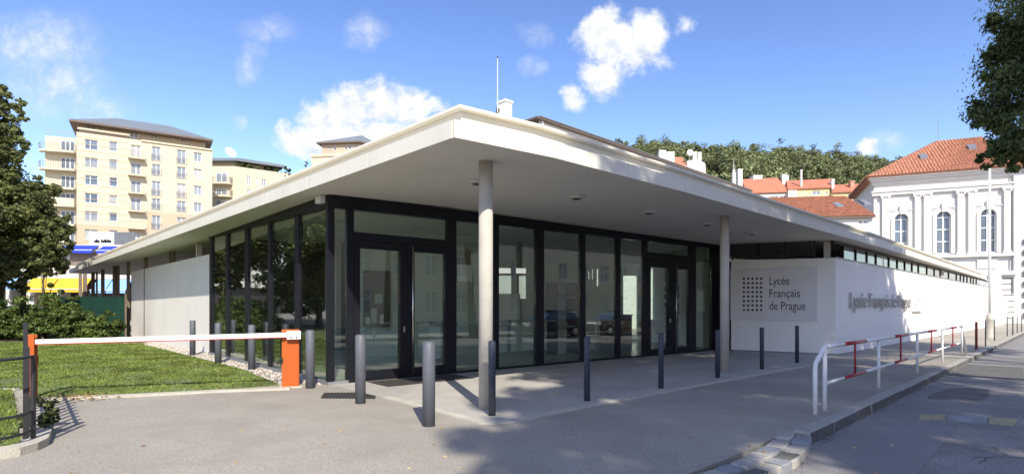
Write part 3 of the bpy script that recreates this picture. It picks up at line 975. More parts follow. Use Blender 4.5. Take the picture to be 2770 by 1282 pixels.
# --- glazing
def zh_l(a):
    return 3.84 - 0.24 * a / LL
def zh_f(a):
    return 3.60 + 0.17 * a / LF
def band_top(f):
    return lambda a: soff(*(f.p + f.d * a)) + 0.02
piece('head_band', lf_, 0.0, LL + 0.06, zh_l, band_top(lf_), -0.12, 0.06, 'black_frame')
piece('head_band', fr, 0.062, LF + 0.3, zh_f, band_top(fr), -0.12, 0.06, 'black_frame')
piece('plinth', lf_, 0.0, LL + 0.05, lambda a: fgz(lf_, a) - 0.15, lambda a: fgz(lf_, a) + 0.07, -0.12, 0.055, 'grey_frame')
piece('plinth', fr, 0.057, fr.px(940), lambda a: fgz(fr, a) - 0.15, lambda a: fgz(fr, a) + 0.07, -0.12, 0.055, 'grey_frame')
mx = [(568, 576), (612, 619), (663.6, 673), (726, 734), (799, 810), (890, 899)]
prev = None
for i, (x0, x1) in enumerate(mx):
    a0, a1 = lf_.px(x0), lf_.px(x1)
    if i == 5:
        a0, a1 = LL - 0.07, LL + 0.055
    piece('mullion', lf_, a0, a1, lambda a: fgz(lf_, a) + 0.072, lambda a: zh_l(a) - 0.002, -0.08, 0.02 if i < 5 else 0.055, 'black_frame')
    if prev is not None:
        piece('window_pane', lf_, prev + 0.004, a0 - 0.004, lambda a: fgz(lf_, a) + 0.074, lambda a: zh_l(a) - 0.004, -0.035, -0.015, 'facade_glass')
    prev = a1


def fz(a):
    return fgz(fr, a) + 0.014


piece('threshold', fr, fr.px(940) + 0.01, LF + 0.2, lambda a: fgz(fr, a) - 0.1, lambda a: fz(a) + 0.05, -0.10, 0.03, 'black_frame')
fm = [(938, 956), (1209, 1233), (1334, 1348), (1449, 1470), (1570, 1582), (1667, 1677), (1740, 1750), (1866, 1881), (1925, 1952)]
for x0, x1 in fm:
    piece('mullion', fr, fr.px(x0), fr.px(x1), lambda a: fz(a) + 0.052, lambda a: zh_f(a) - 0.002, -0.09, 0.03, 'black_frame')
for x0, x1 in ((899, 938), (1233, 1334), (1348, 1449), (1470, 1570), (1582, 1667), (1677, 1740), (1881, 1925)):
    a0, a1 = fr.px(x0) + 0.004, fr.px(x1) - 0.004
    if x0 == 899:
        a0 = 0.075
    piece('window_pane', fr, a0, a1, lambda a: fz(a) + (0.054 if x0 != 899 else 0.062), lambda a: zh_f(a) - 0.004, -0.035, -0.015, 'facade_glass')


def door_pair(x0, x1, ztr0, ztr1, leaves, handle_leaf, knob):
    a0, a1 = fr.px(x0) + 0.004, fr.px(x1) - 0.004
    piece('transom', fr, a0, a1, ztr0, ztr1, -0.11, 0.05, 'black_frame')
    piece('window_pane', fr, a0, a1, ztr1 + 0.003, lambda a: zh_f(a) - 0.004, -0.035, -0.015, 'facade_glass')
    for li, (lx0, lx1, gx0, gx1) in enumerate(leaves):
        l0, l1, g0, g1 = fr.px(lx0) + 0.004, fr.px(lx1) - 0.004, fr.px(gx0), fr.px(gx1)
        mid = (l0 + l1) / 2
        zb = fz(mid) + 0.056
        mb = MB()
        fr.box(mb, l0, g0, zb, ztr0 - 0.006, -0.09, 0.04)
        fr.box(mb, g1, l1, zb, ztr0 - 0.006, -0.09, 0.04)
        fr.box(mb, g0, g1, zb, zb + 0.16, -0.088, 0.038)
        fr.box(mb, g0, g1, ztr0 - 0.16, ztr0 - 0.007, -0.088, 0.038)
        dr = mb.build('door', MAT['black_frame'], pav_o)
        piece('door_pane', fr, g0 + 0.002, g1 - 0.002, zb + 0.162, ztr0 - 0.162, -0.035, -0.015, 'facade_glass', parent=dr)
        if li == handle_leaf:
            hs = fr.px(knob, o=0.1)
            hm = MB()
            hm.tube([fr.pt(hs, zb + 0.02, 0.10), fr.pt(hs, ztr0 - 0.06, 0.10)], 0.017, 10)
            for zz in (zb + 0.3, 1.5, ztr0 - 0.35):
                hm.tube([fr.pt(hs, zz, 0.03), fr.pt(hs, zz, 0.10)], 0.011, 8)
            hm.build('handle', MAT['steel'], dr, smooth=True)
        else:
            lk = MB(); fr.box(lk, l1 - 0.09, l1 - 0.05, 1.0, 1.12, 0.041, 0.06)
            lk.build('lock', MAT['steel'], dr)


door_pair(956, 1209, 2.97, 3.14, [(956, 1098, 972, 1081), (1098, 1209, 1119, 1203)], 1, 1117)
door_pair(1750, 1866, 3.04, 3.36, [(1750, 1813, 1758, 1807), (1813, 1866, 1831, 1862)], 1, 1830)

# --- columns under the canopy
for x, y in ((1314, 1106), (1960, 1005)):
    X, Yc = G(x, y)
    MB().lathe((X, Yc, gz(X, Yc) - 0.05), [(0.112, 0), (0.112, soff(X, Yc) + 0.07 - gz(X, Yc))], 32).build('column', MAT['column_concrete'], pav_o, smooth=True)

# --- interior
Cc, Dp = Vector((-3.65, 24.9)), Vector((6.75, 26.6))
room = [tuple(A_), tuple(B_), tuple(Cc), tuple(Dp), tuple(D_)]
slab('interior_floor', room, -0.15, 0.011, MAT['interior_floor'], parent=pav_o)
bk = Fac(Cc, Dp - Cc)
LB = (Dp - Cc).length


def bx(x):
    return bk.px(x)
holes = [(bx(1345), bx(1384), 1.9, 2.95), (bx(1404), bx(1424), 1.9, 2.95), (bx(1345), bx(1383), 3.05, 3.3), (bx(1396), bx(1424), 3.05, 3.3),
         (bx(1592), bx(1596), 2.5, 3.2), (bx(1602), bx(1606), 2.5, 3.3), (bx(1615), bx(1620), 2.5, 3.3), (bx(1686), bx(1726), 0.0, 3.0), (bx(1758), bx(1770), 0.6, 3.35)]
wb = MB(); bk.wall(wb, 0, LB, -0.4, 4.15, holes, 0.2)
wb.build('interior_back_wall', MAT['interior_wall'], pav_o)
for h in (holes[0], holes[1], holes[7], holes[8]):
    piece('rear_window_pane', bk, h[0] + .01, h[1] - .01, h[2] + .01, h[3] - .01, -0.12, -0.105, 'facade_glass')
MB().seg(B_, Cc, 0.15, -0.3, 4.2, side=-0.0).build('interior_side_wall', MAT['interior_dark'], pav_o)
MB().seg(Dp, D_, 0.15, -0.3, 4.2, side=0.08).build('interior_end_wall', MAT['interior_wall'], pav_o)
# partition seen through the first doors, with a shelf recess
pa, pb2 = Vector((-5.2, 17.6)), Vector((-1.1, 19.6))
MB().seg(pa, pb2, 0.14, -0.2, 4.15).build('interior_partition', MAT['interior_wall'], pav_o)

# ------------------------------------------------------------------ street furniture
def make_bollard(r, h, m):
    root = empty('bollard', (0, 0, 0))
    MB().lathe((0, 0, 0), [(r, -0.05), (r, h - 0.012), (r * 0.9, h)], 24).build('post', MAT[m], root, smooth=True)
    MB().lathe((0, 0, 0), [(r * 0.96, h - 0.004), (r * 0.96, h + 0.004), (r * 0.5, h + 0.012)], 24).build('cap', MAT[m], root, smooth=True)
    return root


thick, thin = make_bollard(0.086, 1.13, 'bollard_grey'), make_bollard(0.054, 1.10, 'bollard_dark')
bl = [(thick, 521, 961, 'thick grey bollard before the grey side wall, farthest from the doors'),
      (thick, 590, 983, 'thick grey bollard on pebbles by the first side window'),
      (thick, 681, 1000, 'thick grey bollard at the lawn corner just left of the barrier cabinet'),
      (thick, 839, 1049, 'thick grey bollard just right of the orange barrier cabinet'),
      (thick, 975, 1090, 'thick grey bollard standing beside the metal drain grate'),
      (thick, 1160, 1151, 'largest thick grey bollard in sunlight casting a clear shadow'),
      (thin, 1331, 1125, 'thin dark bollard touching the near concrete column in view'),
      (thin, 1588, 1085, 'thin dark bollard at the paving edge, second from near column'),
      (thin, 1788, 1051, 'thin dark bollard before the second pair of doors'),
      (thin, 1941, 1022, 'thin dark bollard just left of the far concrete column'),
      (thin, 2061, 999, 'thin dark bollard below the dot pattern of the sign board'),
      (thin, 2156, 982, 'thin dark bollard under the right edge of the sign board')]
used = set()
for src, x, y, lb in bl:
    X, Y = G(x, y)
    o = src if src.name not in used else copy_tree(src)
    used.add(src.name)
    o.location = (X, Y, gz(X, Y))
    tag(o, lb, 'bollard', 'bollards around the entrance')

# barrier
X, Y = G(786, 1046)
bar = empty('barrier_gate', (X, Y, gz(X, Y)))
tag(bar, 'orange barrier cabinet with long white boom across the drive', 'barrier')
bd = Vector((-8.26, 9.59)) - Vector((X, Y)); bd.normalize()
bn = Vector((-bd.y, bd.x))
g0 = gz(X, Y)
MB().obox((X, Y), bd, 0.16, 0.14, g0 - 0.02, g0 + 1.10).build('cabinet', MAT['orange_paint'], bar, bevel=0.012)
MB().obox((X, Y), bd, 0.166, 0.146, g0 + 1.103, g0 + 1.145).build('cabinet_lid', MAT['orange_paint'], bar, bevel=0.01)
MB().obox((X, Y), bd, 0.2, 0.18, g0 - 0.03, g0 + 0.03).build('foot_plate', MAT['edging_concrete'], bar)
hp = Vector((X, Y)) + bn * 0.205
hub = MB(); hub.obox((hp.x - bd.x * .06, hp.y - bd.y * .06), bd, 0.13, 0.055, 0.93, 1.09)
hub.build('boom_holder', MAT['white_paint'], bar, bevel=0.01)
for k in (-.05, .05):
    q = hp - bd * (.06 + k) + bn * .058
    MB().tube([(q.x, q.y, .97), (q.x + bn.x * .012, q.y + bn.y * .012, .97)], .014, 8).build('bolt', MAT['iron_black'], bar)
b0 = hp + bd * 0.0; b1 = Vector((-8.26, 9.59)) + bn * 0.0 + bd * 0.12
bm_ = MB()
bm_.seg(b0, b1, 0.06, (0.975, 0.925), (1.065, 1.005))
boom = bm_.build('boom', MAT['white_paint'], bar, bevel=0.008)
rim = MB(); rim.seg(b0 + bd * .1, b1, 0.064, (0.962, 0.912), (0.974, 0.924)); rim.build('red_rubber_edge', MAT['red_paint'], boom)
lk = MB(); q = Vector((X, Y)) + bn * .142 - bd * .0
lk.obox((q.x + bd.x * .15, q.y + bd.y * .15), bd, .012, .03, g0 + .5, g0 + .6); lk.build('lock', MAT['iron_black'], bar)
ps = empty('boom_rest_post', (-8.26, 9.59, 0))
tag(ps, 'orange slotted post that catches the barrier boom beside the iron gate', 'post')
for k in (-1, 1):
    c = Vector((-8.26, 9.59)) + bn * 0.055 * k
    MB().obox(c, bd, 0.045, 0.018, -0.03, 1.1 if k > 0 else 1.09).build('upright', MAT['orange_paint'], ps, bevel=0.004)
MB().obox((-8.26, 9.59), bd, 0.04, 0.036, -0.03, 0.9).build('core', MAT['orange_paint'], ps)
MB().obox(Vector((-8.26, 9.59)) - bn * .08 - bd * .03, bd, 0.02, 0.006, .58, .72).build('latch', MAT['iron_black'], ps)

# iron fence on its curved kerb, and the open gate leaf seen edge-on
fpts = [(-5.42, 6.30), (-5.36, 6.12), (-5.36, 5.96), (-5.45, 5.82), (-5.65, 5.68), (-6.0, 5.52), (-6.6, 5.3), (-7.5, 5.0)]
fk = MB()
for a_, b_ in zip(fpts[:-1], fpts[1:]):
    fk.seg(a_, b_, 0.16, -0.1, 0.11)
fen = empty('iron_fence', (-5.42, 6.2, 0))
tag(fen, 'black wrought iron fence with scroll tops on a curved concrete kerb', 'fence')
ck = MB()
curve = [Vector(p) for p in [(-7.35, 8.5), (-5.75, 6.75)] + fpts]
cl, cr = [], []
for i, p in enumerate(curve):
    d = (curve[min(i + 1, len(curve) - 1)] - curve[max(i - 1, 0)]).normalized(); n = Vector((-d.y, d.x))
    cl.append(p - n * .04); cr.append(p + n * .13)
for i in range(len(curve) - 1):
    ck.hexa([(*cl[i], -.1), (*cl[i + 1], -.1), (*cr[i + 1], -.1), (*cr[i], -.1), (*cl[i], .10), (*cl[i + 1], .10), (*cr[i + 1], .085), (*cr[i], .085)])
ck.build('concrete_kerb', MAT['edging_concrete'], fen)
fl = [Vector(p) for p in fpts]
for z, r in ((1.02, .017), (0.40, .015), (0.19, .017)):
    MB().tube([(p.x, p.y, z) for p in fl], r, 8).build('rail', MAT['iron_black'], fen, smooth=True)
for i in (0, 4, 6):
    p = fl[i]
    MB().tube([(p.x, p.y, .05), (p.x, p.y, 1.02)], .012 if i else .026, 8).build('upright', MAT['iron_black'], fen)
for i in (4, 5):
    p = fl[i]; d = (fl[i + 1] - fl[i - 1]).normalized()
    for sg in (-1, 1):
        pts = []
        for k in range(13):
            t = k / 12 * 4.2
            rr = 0.17 * (1 - 0.16 * t)
            pts.append((p.x + d.x * sg * (0.17 - rr * math.cos(t)), p.y + d.y * sg * (0.17 - rr * math.cos(t)), 1.03 + rr * math.sin(t) * 0.8))
        MB().tube(pts, .009, 6).build('scroll', MAT['iron_black'], fen, smooth=True)
gt = empty('iron_gate_leaf', (-5.6, 6.5, 0))
tag(gt, 'black iron gate leaf swung open and seen edge-on beside the orange post', 'gate')
ga, gb = Vector((-5.55, 6.36)), Vector((-7.85, 8.98))
gd = (gb - ga).normalized(); gl_ = (gb - ga).length
for z in (0.16, 0.42, 0.98):
    MB().seg(ga, gb, .03, z, z + .035).build('rail', MAT['iron_black'], gt)
nb = 13
for i in range(nb):
    p = ga + gd * (gl_ * i / (nb - 1))
    h = 1.12 + 0.2 * (i / (nb - 1)) ** 2
    MB().obox(p, gd, .017 if 0 < i < nb - 1 else .03, .017 if 0 < i < nb - 1 else .03, .08, h).build('bar', MAT['iron_black'], gt)

# red and white guard rail
gr = empty('guard_rail', (*G(2231, 1109), gz(*G(2231, 1109))))
tag(gr, 'white and red tubular guard rail along the kerb', 'railing')
R0, R1 = Vector(G(2231, 1109)), Vector(G(2602, 958))
rl = (R1 - R0).length; rd = (R1 - R0).normalized()


def rp(a, z):
    q = R0 + rd * a
    return (q.x, q.y, gz(q.x, q.y) + z)


def rs(x):
    t = (x - CX) / F
    return (t * R0.y - R0.x) / (rd.x - t * rd.y)


TOPZ, LOWZ = 1.0, 0.42
posts = [0.0] + [rs(x) for x in (2377, 2481, 2549)] + [rl]
reds = [rs(x) for x in (2313, 2436.5, 2519.7, 2577.6)]
for i, a_ in enumerate(posts):
    MB().tube([rp(a_, -.1), rp(a_, TOPZ - .02)], .030 if i else .033, 14).build('post', MAT['white_paint'], gr, smooth=True)
for a_ in reds:
    MB().tube([rp(a_, LOWZ), rp(a_, TOPZ)], .018, 12).build('red_bar', MAT['red_paint'], gr, smooth=True)
cut = []
for a_ in reds:
    cut += [a_ - .72, a_ + .72]
for z, r in ((TOPZ, .034), (LOWZ, .027)):
    e = [0.0] + cut + [rl]
    for i in range(len(e) - 1):
        red = i % 2 == 1
        MB().tube([rp(e[i], z), rp(e[i + 1], z)], r, 14).build('red_rail' if red else 'white_rail', MAT['red_paint' if red else 'white_paint'], gr, smooth=True)
e0 = Vector(G(2205, 1121))
MB().tube([(e0.x, e0.y, gz(*e0) - .1), (e0.x, e0.y, gz(*e0) + .70), (e0.x + .03, e0.y + .04, gz(*e0) + .77), rp(-.06, TOPZ - .03), rp(0.0, TOPZ), rp(.08, TOPZ)], .035, 14).build('end_bend', MAT['white_paint'], gr, smooth=True)
e1 = Vector(G(2609.5, 958)) + rd * .5
MB().tube([rp(rl - .05, TOPZ), rp(rl, TOPZ), rp(rl + .12, TOPZ - .06), (e1.x, e1.y, gz(*e1) - .1)], .034, 14).build('end_bend', MAT['white_paint'], gr, smooth=True)

# lamp post and thin posts along the far kerb
X, Y = G(2677, 916)
lp = empty('lamp_post', (X, Y, gz(X, Y)))
tag(lp, 'tall pale lamp post with a thick bulbous base beside the kerb', 'lamp post')
zb = gz(X, Y)
MB().lathe((X, Y, zb), [(.205, -.05), (.205, .1), (.17, .16), (.165, 1.0), (.19, 1.05), (.19, 1.1), (.165, 1.16), (.15, 1.28), (.11, 1.36), (.07, 1.42)], 24).build('base', MAT['column_concrete'], lp, smooth=True)
MB().tube([(X, Y, zb + 1.40), (X, Y, zb + 5.2), (X, Y, zb + 9.3)], [.066, .062, .055], 16).build('pole', MAT['white_paint'], lp, smooth=True)
MB().tube([(X, Y, zb + 9.28), (X, Y, zb + 9.4)], [.075, .05], 12).build('cap', MAT['white_paint'], lp, smooth=True)
pk = [(2641, 870, 945, .045, 'brown-red post between the guard rail and the lamp post', 'shop_red'),
      (2666, 866, 937, .025, 'thin grey post just left of the lamp post base', 'bollard_grey'),
      (2690, 864, 921, .03, 'thin grey post leaning against the right of the lamp post base', 'bollard_grey'),
      (2724.7, 856, 909, .03, 'thin post right of the lamp post, first of four by the white gate', 'bollard_grey'),
      (2739.6, 855, 906, .035, 'thin post, second of the four in front of the white gate', 'bollard_grey'),
      (2751.6, 856, 900, .03, 'thin post, third of the four in front of the white gate', 'bollard_grey'),
      (2763.4, 856, 896.5, .03, 'thin post at the right picture edge, last of the four by the gate', 'bollard_grey')]
for x, yt, yb, r, lb, mm in pk:
    X, Y = G(x, yb)
    h = (yb - yt) / F * Y
    z = gz(X, Y)
    o = MB().lathe((X, Y, z), [(r, -.05), (r, h - .02), (r * .6, h)], 12).build('street_post', MAT[mm], base=(X, Y, z), smooth=True)
    tag(o, lb, 'post', 'thin posts along the far kerb')

# drain grate and door mat
grate = empty('drain_grate', (*G(942, 1069), gz(*G(942, 1069))))
tag(grate, 'rectangular metal drain grate in the asphalt beside a grey bollard', 'grate')
q0, q1, q2, q3 = [Vector(G(*p)) for p in ((869.6, 1077), (879, 1062.5), (1016, 1061.4), (1013, 1078.5))]
MB().prism([tuple(q) for q in (q0, q1, q2, q3)], lambda x, y: gz(x, y) - .1, lambda x, y: gz(x, y) + .003).build('pit', MAT['mat_dark'], grate)
for i in range(17):
    t = i / 16
    a_, b_ = q0.lerp(q3, t), q1.lerp(q2, t)
    MB().seg(a_, b_, .03, (gz(*a_) - .02, gz(*b_) - .02), (gz(*a_) + .010, gz(*b_) + .010)).build('bar', MAT['grate_metal'], grate)
for a_, b_ in ((q0, q3), (q1, q2), (q0.lerp(q1, .5), q3.lerp(q2, .5))):
    MB().seg(a_, b_, .02, (gz(*a_) - .02, gz(*b_) - .02), (gz(*a_) + .008, gz(*b_) + .008)).build('frame', MAT['grate_metal'], grate)
dm = MB()
m0, m1 = fr.px(985), fr.px(1215)
dmat = empty('door_mat', fr.pt((m0 + m1) / 2, fgz(fr, m0), .6))
tag(dmat, 'dark ribbed metal mat in front of the first glass doors', 'mat')
piece('mat_base', fr, m0, m1, lambda a: fgz(fr, a) - .02, lambda a: fz(a) + .004, .12, 1.05, 'mat_dark', parent=dmat)
for i in range(12):
    o_ = .16 + i * .075
    piece('rib', fr, m0 + .02, m1 - .02, lambda a: fgz(fr, a) - .01, lambda a: fz(a) + .011, o_, o_ + .03, 'grate_metal', parent=dmat)

# lamps under the canopy
words = ['just left of the near concrete column', 'first right of the near column', 'second right of the near column', 'just left of the far column', 'just right of the far column']
for i, (x, y) in enumerate(((1292, 485), (1559.7, 526), (1756, 567.5), (1912, 600.6), (2033, 627.5))):
    X, Y = onz(x, y, 3.9)
    z = soff(X, Y)
    cl_ = empty('ceiling_lamp', (X, Y, z))
    tag(cl_, 'round pale canopy lamp on the soffit, ' + words[i], 'lamp', 'round lamps under the canopy')
    MB().lathe((X, Y, z), [(.15, -.065), (.19, -.05), (.19, -.012), (.17, .02)], 28).build('housing', MAT['lamp_white'], cl_, smooth=True)
    MB().lathe((X, Y, z), [(.05, -.085), (.10, -.068), (.12, -.05)], 24).build('lens', MAT['grate_metal'], cl_, smooth=True)
# small white box at the eave over the corner pane
p = onz(875, 540, 3.82)
cm = MB(); q = lf_.px(868, o=.12)
lf_.box(cm, q - .12, q + .12, 3.68, 3.84, .065, .2)
tag(cm.build('alarm_box', MAT['lamp_white'], bevel=.02), 'small white alarm box under the eave above the corner glazing', 'box')

# chimney, mast and vents on the roof
chp = at(1366, 312, 13.2)
ch = empty('roof_chimney', (chp.x, chp.y, 4.3))
tag(ch, 'small white square chimney with a flat cap on the pavilion roof', 'chimney')
tpz = at(1366, 281, 13.2).z
cdv = Vector((.56, -.83))
MB().obox((chp.x, chp.y), (.715, .699), .11, .125, 4.28, tpz).build('stack', MAT['white_render'], ch)
MB().obox((chp.x, chp.y), (.715, .699), .135, .15, tpz + .003, tpz + .05).build('cap', MAT['grey_render'], ch)
MB().obox((chp.x - .17, chp.y - .02), (.715, .699), .03, .035, tpz - .2, tpz - .12).build('vent', MAT['interior_dark'], ch)
an = empty('roof_mast', (at(1346, 316, 13.0).x, 13.0, 4.3))
tag(an, 'thin white mast rising from the roof beside the chimney', 'mast')
a0 = at(1346, 300, 13.0); a1 = at(1346, 158, 13.0)
MB().tube([(a0.x, 13, 4.28), (a0.x, 13, a1.z)], [.014, .007], 6).build('rod', MAT['white_paint'], an)
MB().lathe((a1.x, 13, a1.z), [(.01, 0), (.02, .02), (.005, .04)], 8).build('tip', MAT['iron_black'], an)
MB().obox((a0.x - .04, 13.0), (1, 0), .06, .05, 4.28, at(1346, 306, 13).z).build('foot', MAT['interior_dark'], an)

# ------------------------------------------------------------------ signs
def text_mesh(body, size, extrude):
    cu = bpy.data.curves.new('t', 'FONT'); cu.body = body; cu.size = size; cu.extrude = extrude
    cu.resolution_u = 6
    o = bpy.data.objects.new('t', cu); col.objects.link(o)
    dg = bpy.context.evaluated_depsgraph_get()
    me = bpy.data.meshes.new_from_object(o.evaluated_get(dg))
    bpy.data.objects.remove(o); bpy.data.curves.remove(cu)
    n = len(me.vertices); co = np.zeros(n * 3); me.vertices.foreach_get('co', co); co = co.reshape(-1, 3)
    fs = [tuple(p.vertices) for p in me.polygons]
    bpy.data.meshes.remove(me)
    return co, fs


def place_text(name, f, body, s0, s1, z0, capz, o, depth, m, parent, xspan=None, raw=None):
    """text on facade f from s0 to s1 (stretched), baseline z0, capital height capz"""
    co, fs = raw or text_mesh(body, 1.0, 0.5)
    ref, _ = (None, None)
    w0, w1 = (co[:, 0].min(), co[:, 0].max()) if xspan is None else xspan
    k = (s1 - s0) / (w1 - w0)
    kz = capz / 0.72
    V = [f.pt(s0 + (x - w0) * k, z0 + y * kz, o + (zz + 0.5) * depth) for x, y, zz in co]
    return MB().add(V, fs).build(name, MAT[m], parent)


sb = empty('sign_board', si.pt(LI * .45, 1.0, .03))
tag(sb, 'silver sign board with dot grid and school name on the recessed wall', 'sign')
x0s, x1s = si.px(1976, o=.03), si.px(2211, o=.03)
zb0, zt0 = si.px(2100, 867, o=.03)[1], si.px(2100, 724.5, o=.03)[1]
piece('board', si, x0s, x1s, zb0, zt0, .006, .035, 'sign_silver', parent=sb)
dx0, dx1 = si.px(2012.3, o=.035), si.px(2059, o=.035)
for r in range(8):
    for c in range(5):
        yy = 753.5 + (838 - 753.5) * r / 7
        xx = 2012.3 + (2059 - 2012.3) * c / 4
        a_, z_ = si.px(xx, yy, o=.036)
        d_ = MB()
        rad = 0.044
        for k in range(14):
            t = 2 * math.pi * k / 14
            d_.v.append(si.pt(a_ + rad * math.cos(t), z_ + rad * math.sin(t), .0355))
        for k in range(14):
            t = 2 * math.pi * k / 14
            d_.v.append(si.pt(a_ + rad * math.cos(t), z_ + rad * math.sin(t), .039))
        d_.f = [tuple(range(14, 28))] + [(k, (k + 1) % 14, 14 + (k + 1) % 14, 14 + k) for k in range(14)]
        d_.build('dot', MAT['bollard_grey' if (r == 7 and c == 0) else 'letter_black'], sb)
for body, xa, xb, yb in (('Lycée', 2081.5, 2135.5, 770.5), ('Français', 2081.5, 2164, 804), ('de Prague', 2081.5, 2178.5, 837.5)):
    a0, z0 = si.px(xa, yb, o=.036); a1 = si.px(xb, o=.036)
    capz = 23.0 / F * (si.p.y + si.d.y * a0)
    place_text('lettering', si, body, a0, a1, z0, capz, .0355, .004, 'letter_black', sb)

# standing letters on the street wall
wl = empty('wall_lettering', st.pt(6, 1.2, 0.1))
tag(wl, 'school name in raised dark letters on the white street wall', 'lettering')
body = 'Lycée Français de Prague'
s_a, z_a = st.px(2302, 832, o=.1); s_b = st.px(2466, o=.1)
widths, raws = [], []
full, _ = text_mesh(body, 1.0, .5)
fw = full[:, 0].max()
for i, chh in enumerate(body):
    if chh == ' ':
        continue
    pre = text_mesh(body[:i + 1], 1.0, .5)[0][:, 0].max()
    raw = text_mesh(chh, 1.0, .5)
    cw = raw[0][:, 0].max() - raw[0][:, 0].min()
    k = (s_b - s_a) / fw
    e1_ = s_a + pre * k
    place_text('letter', st, chh, e1_ - cw * k, e1_, 1.50, .60, .05, .03, 'letter_steel', wl, raw=raw)
pq = empty('wall_plaque', st.pt(st.px(2480), 1.2, .03))
tag(pq, 'small white plaque after the raised letters on the street wall', 'sign')
pa0, pz0 = st.px(2469, 847, o=.03); pa1 = st.px(2491, o=.03); pz1 = st.px(2480, 800, o=.03)[1]
piece('board', st, pa0, pa1, pz0 + .1, pz1, .01, .04, 'white_paint', parent=pq)
piece('bottom_bar', st, pa0, pa1, pz0, pz0 + .09, .012, .05, 'letter_steel', parent=pq)
for i, (x, y) in enumerate(((2476, 824), (2484, 812), (2486, 817), (2489, 811))):
    a_, z_ = st.px(x, y, o=.04)
    piece('mark', st, a_ - .09, a_ + .09, z_ - .05, z_ + .05, .042, .046, 'letter_steel', parent=pq)

# ------------------------------------------------------------------ things inside the entrance hall
def thing_box(name, label, cat, parts):
    o = None
    for i, (nm, c, d, hl, hw, z0, z1, m) in enumerate(parts):
        if o is None:
            o = empty(name, (c[0], c[1], gz(*c)))
            tag(o, label, cat)
        MB().obox(c, d, hl, hw, z0, z1).build(nm, MAT[m], o)
    return o


cdir = (.757, .654)
thing_box('reception_desk', 'pale reception desk with a white box behind the entrance glass', 'desk',
          [('top', (0.6, 19.0), cdir, 1.6, .4, .95, 1.0, 'paper'), ('front', (0.75, 18.7), cdir, 1.55, .03, 0.1, .94, 'interior_wall'), ('side', (-.85, 17.9), (-.654, .757), .35, .03, 0.1, .94, 'interior_dark'),
           ('box', (-.35, 18.3), cdir, .28, .2, 1.003, 1.3, 'white_paint')])
thing_box('notice_board', 'brown notice board with pinned papers behind the first doors', 'board',
          [('frame', (-4.35, 17.82), (.9, .43), .42, .04, .9, 2.7, 'board_brown')] +
          [('sheet', (-4.60 + dx, 17.655 + dx * .478), (.9, .43), hw, .006, z0, z1, m) for dx, hw, z0, z1, m in ((0.02, .07, 1.0, 1.22, 'paper'), (.2, .09, 1.05, 1.5, 'grey_render'), (.42, .06, 1.0, 1.3, 'paper'), (.06, .1, 1.75, 2.05, 'grey_frame'), (.33, .12, 1.65, 1.95, 'sign_silver'))])
thing_box('display_screen', 'floral display board on a stand behind the glass', 'display',
          [('panel', (-.1, 17.2), cdir, .45, .03, 1.15, 1.95, 'paper'), ('foot', (-.1, 17.2), cdir, .05, .04, 0, 1.15, 'grey_frame')])
thing_box('cabinet', 'dark low cabinet inside behind the middle panes', 'cabinet',
          [('body', (4.0, 21.4), cdir, .6, .3, -.1, 1.2, 'interior_dark'), ('top', (4.0, 21.4), cdir, .63, .33, 1.203, 1.24, 'grey_frame')])
thing_box('armchair', 'pale armchair inside the second glass doors', 'chair',
          [('seat', (5.9, 23.0), cdir, .4, .4, 0.15, .45, 'grey_render'), ('back', (6.1, 23.35), cdir, .4, .08, .3, 1.0, 'grey_render'), ('arm', (5.55, 22.85), (-.654, .757), .4, .07, .3, .65, 'grey_render'), ('arm', (6.3, 23.3), (-.654, .757), .4, .07, .3, .65, 'grey_render')])
thing_box('wall_panel', 'dark information panel standing inside the hall', 'panel',
          [('panel', (2.5, 20.2), cdir, .75, .04, .0, 2.55, 'grey_render'), ('header', (2.45, 20.14), cdir, .6, .02, 1.9, 2.3, 'interior_wall')])
a_ = fr.px(1240); b_ = fr.px(1280)
pz = fr.px(1260, 762)[1]
ppr = MB(); fr.box(ppr, a_, b_, pz, pz + .42, -.06, -.05)
tag(ppr.build('paper_notice', MAT['paper']), 'yellowish paper notice stuck inside the pane left of the near column', 'notice')
a_ = fr.px(1690); b_ = fr.px(1738)
ppr = MB(); fr.box(ppr, a_, b_, 2.55, 2.95, -.07, -.055)
tag(ppr.build('door_sign', MAT['sign_silver']), 'pale sign panel hung above the bright doorway inside', 'sign')

thing_box('photocopier', 'white photocopier behind the pane left of the near column', 'photocopier',
          [('body', (-2.1, 17.0), cdir, .3, .3, 0, .95, 'lamp_white'), ('lid', (-2.1, 17.0), cdir, .31, .31, .953, 1.1, 'grey_frame'), ('tray', (-1.75, 17.3), cdir, .1, .22, .6, .64, 'grey_frame')])
thing_box('display_case', 'tall dark framed display case behind the middle panes', 'display case',
          [('side', (1.35, 18.9), cdir, .03, .25, -.1, 2.3, 'black_frame'), ('side', (2.1, 19.55), cdir, .03, .25, -.1, 2.3, 'black_frame'), ('top', (1.72, 19.22), cdir, .52, .25, 2.303, 2.36, 'black_frame'), ('back', (1.6, 19.45), cdir, .46, .015, -.1, 2.3, 'grey_render')] +
          [('shelf', (1.72, 19.22), cdir, .46, .22, .35 + .5 * k, .38 + .5 * k, 'sign_silver') for k in range(4)])
thing_box('pinboard', 'grey pinboard with rows of dark prints behind the second glass doors', 'board',
          [('board', (6.9, 23.9), (.25, -.97), .7, .03, .7, 2.6, 'paper')] + [('print', (6.83 + .25 * (c - 1) * .4, 23.86 - .97 * (c - 1) * .4), (.25, -.97), .15, .035, .85 + .34 * r, 1.05 + .34 * r, 'slate_grey') for r in range(5) for c in range(3)])
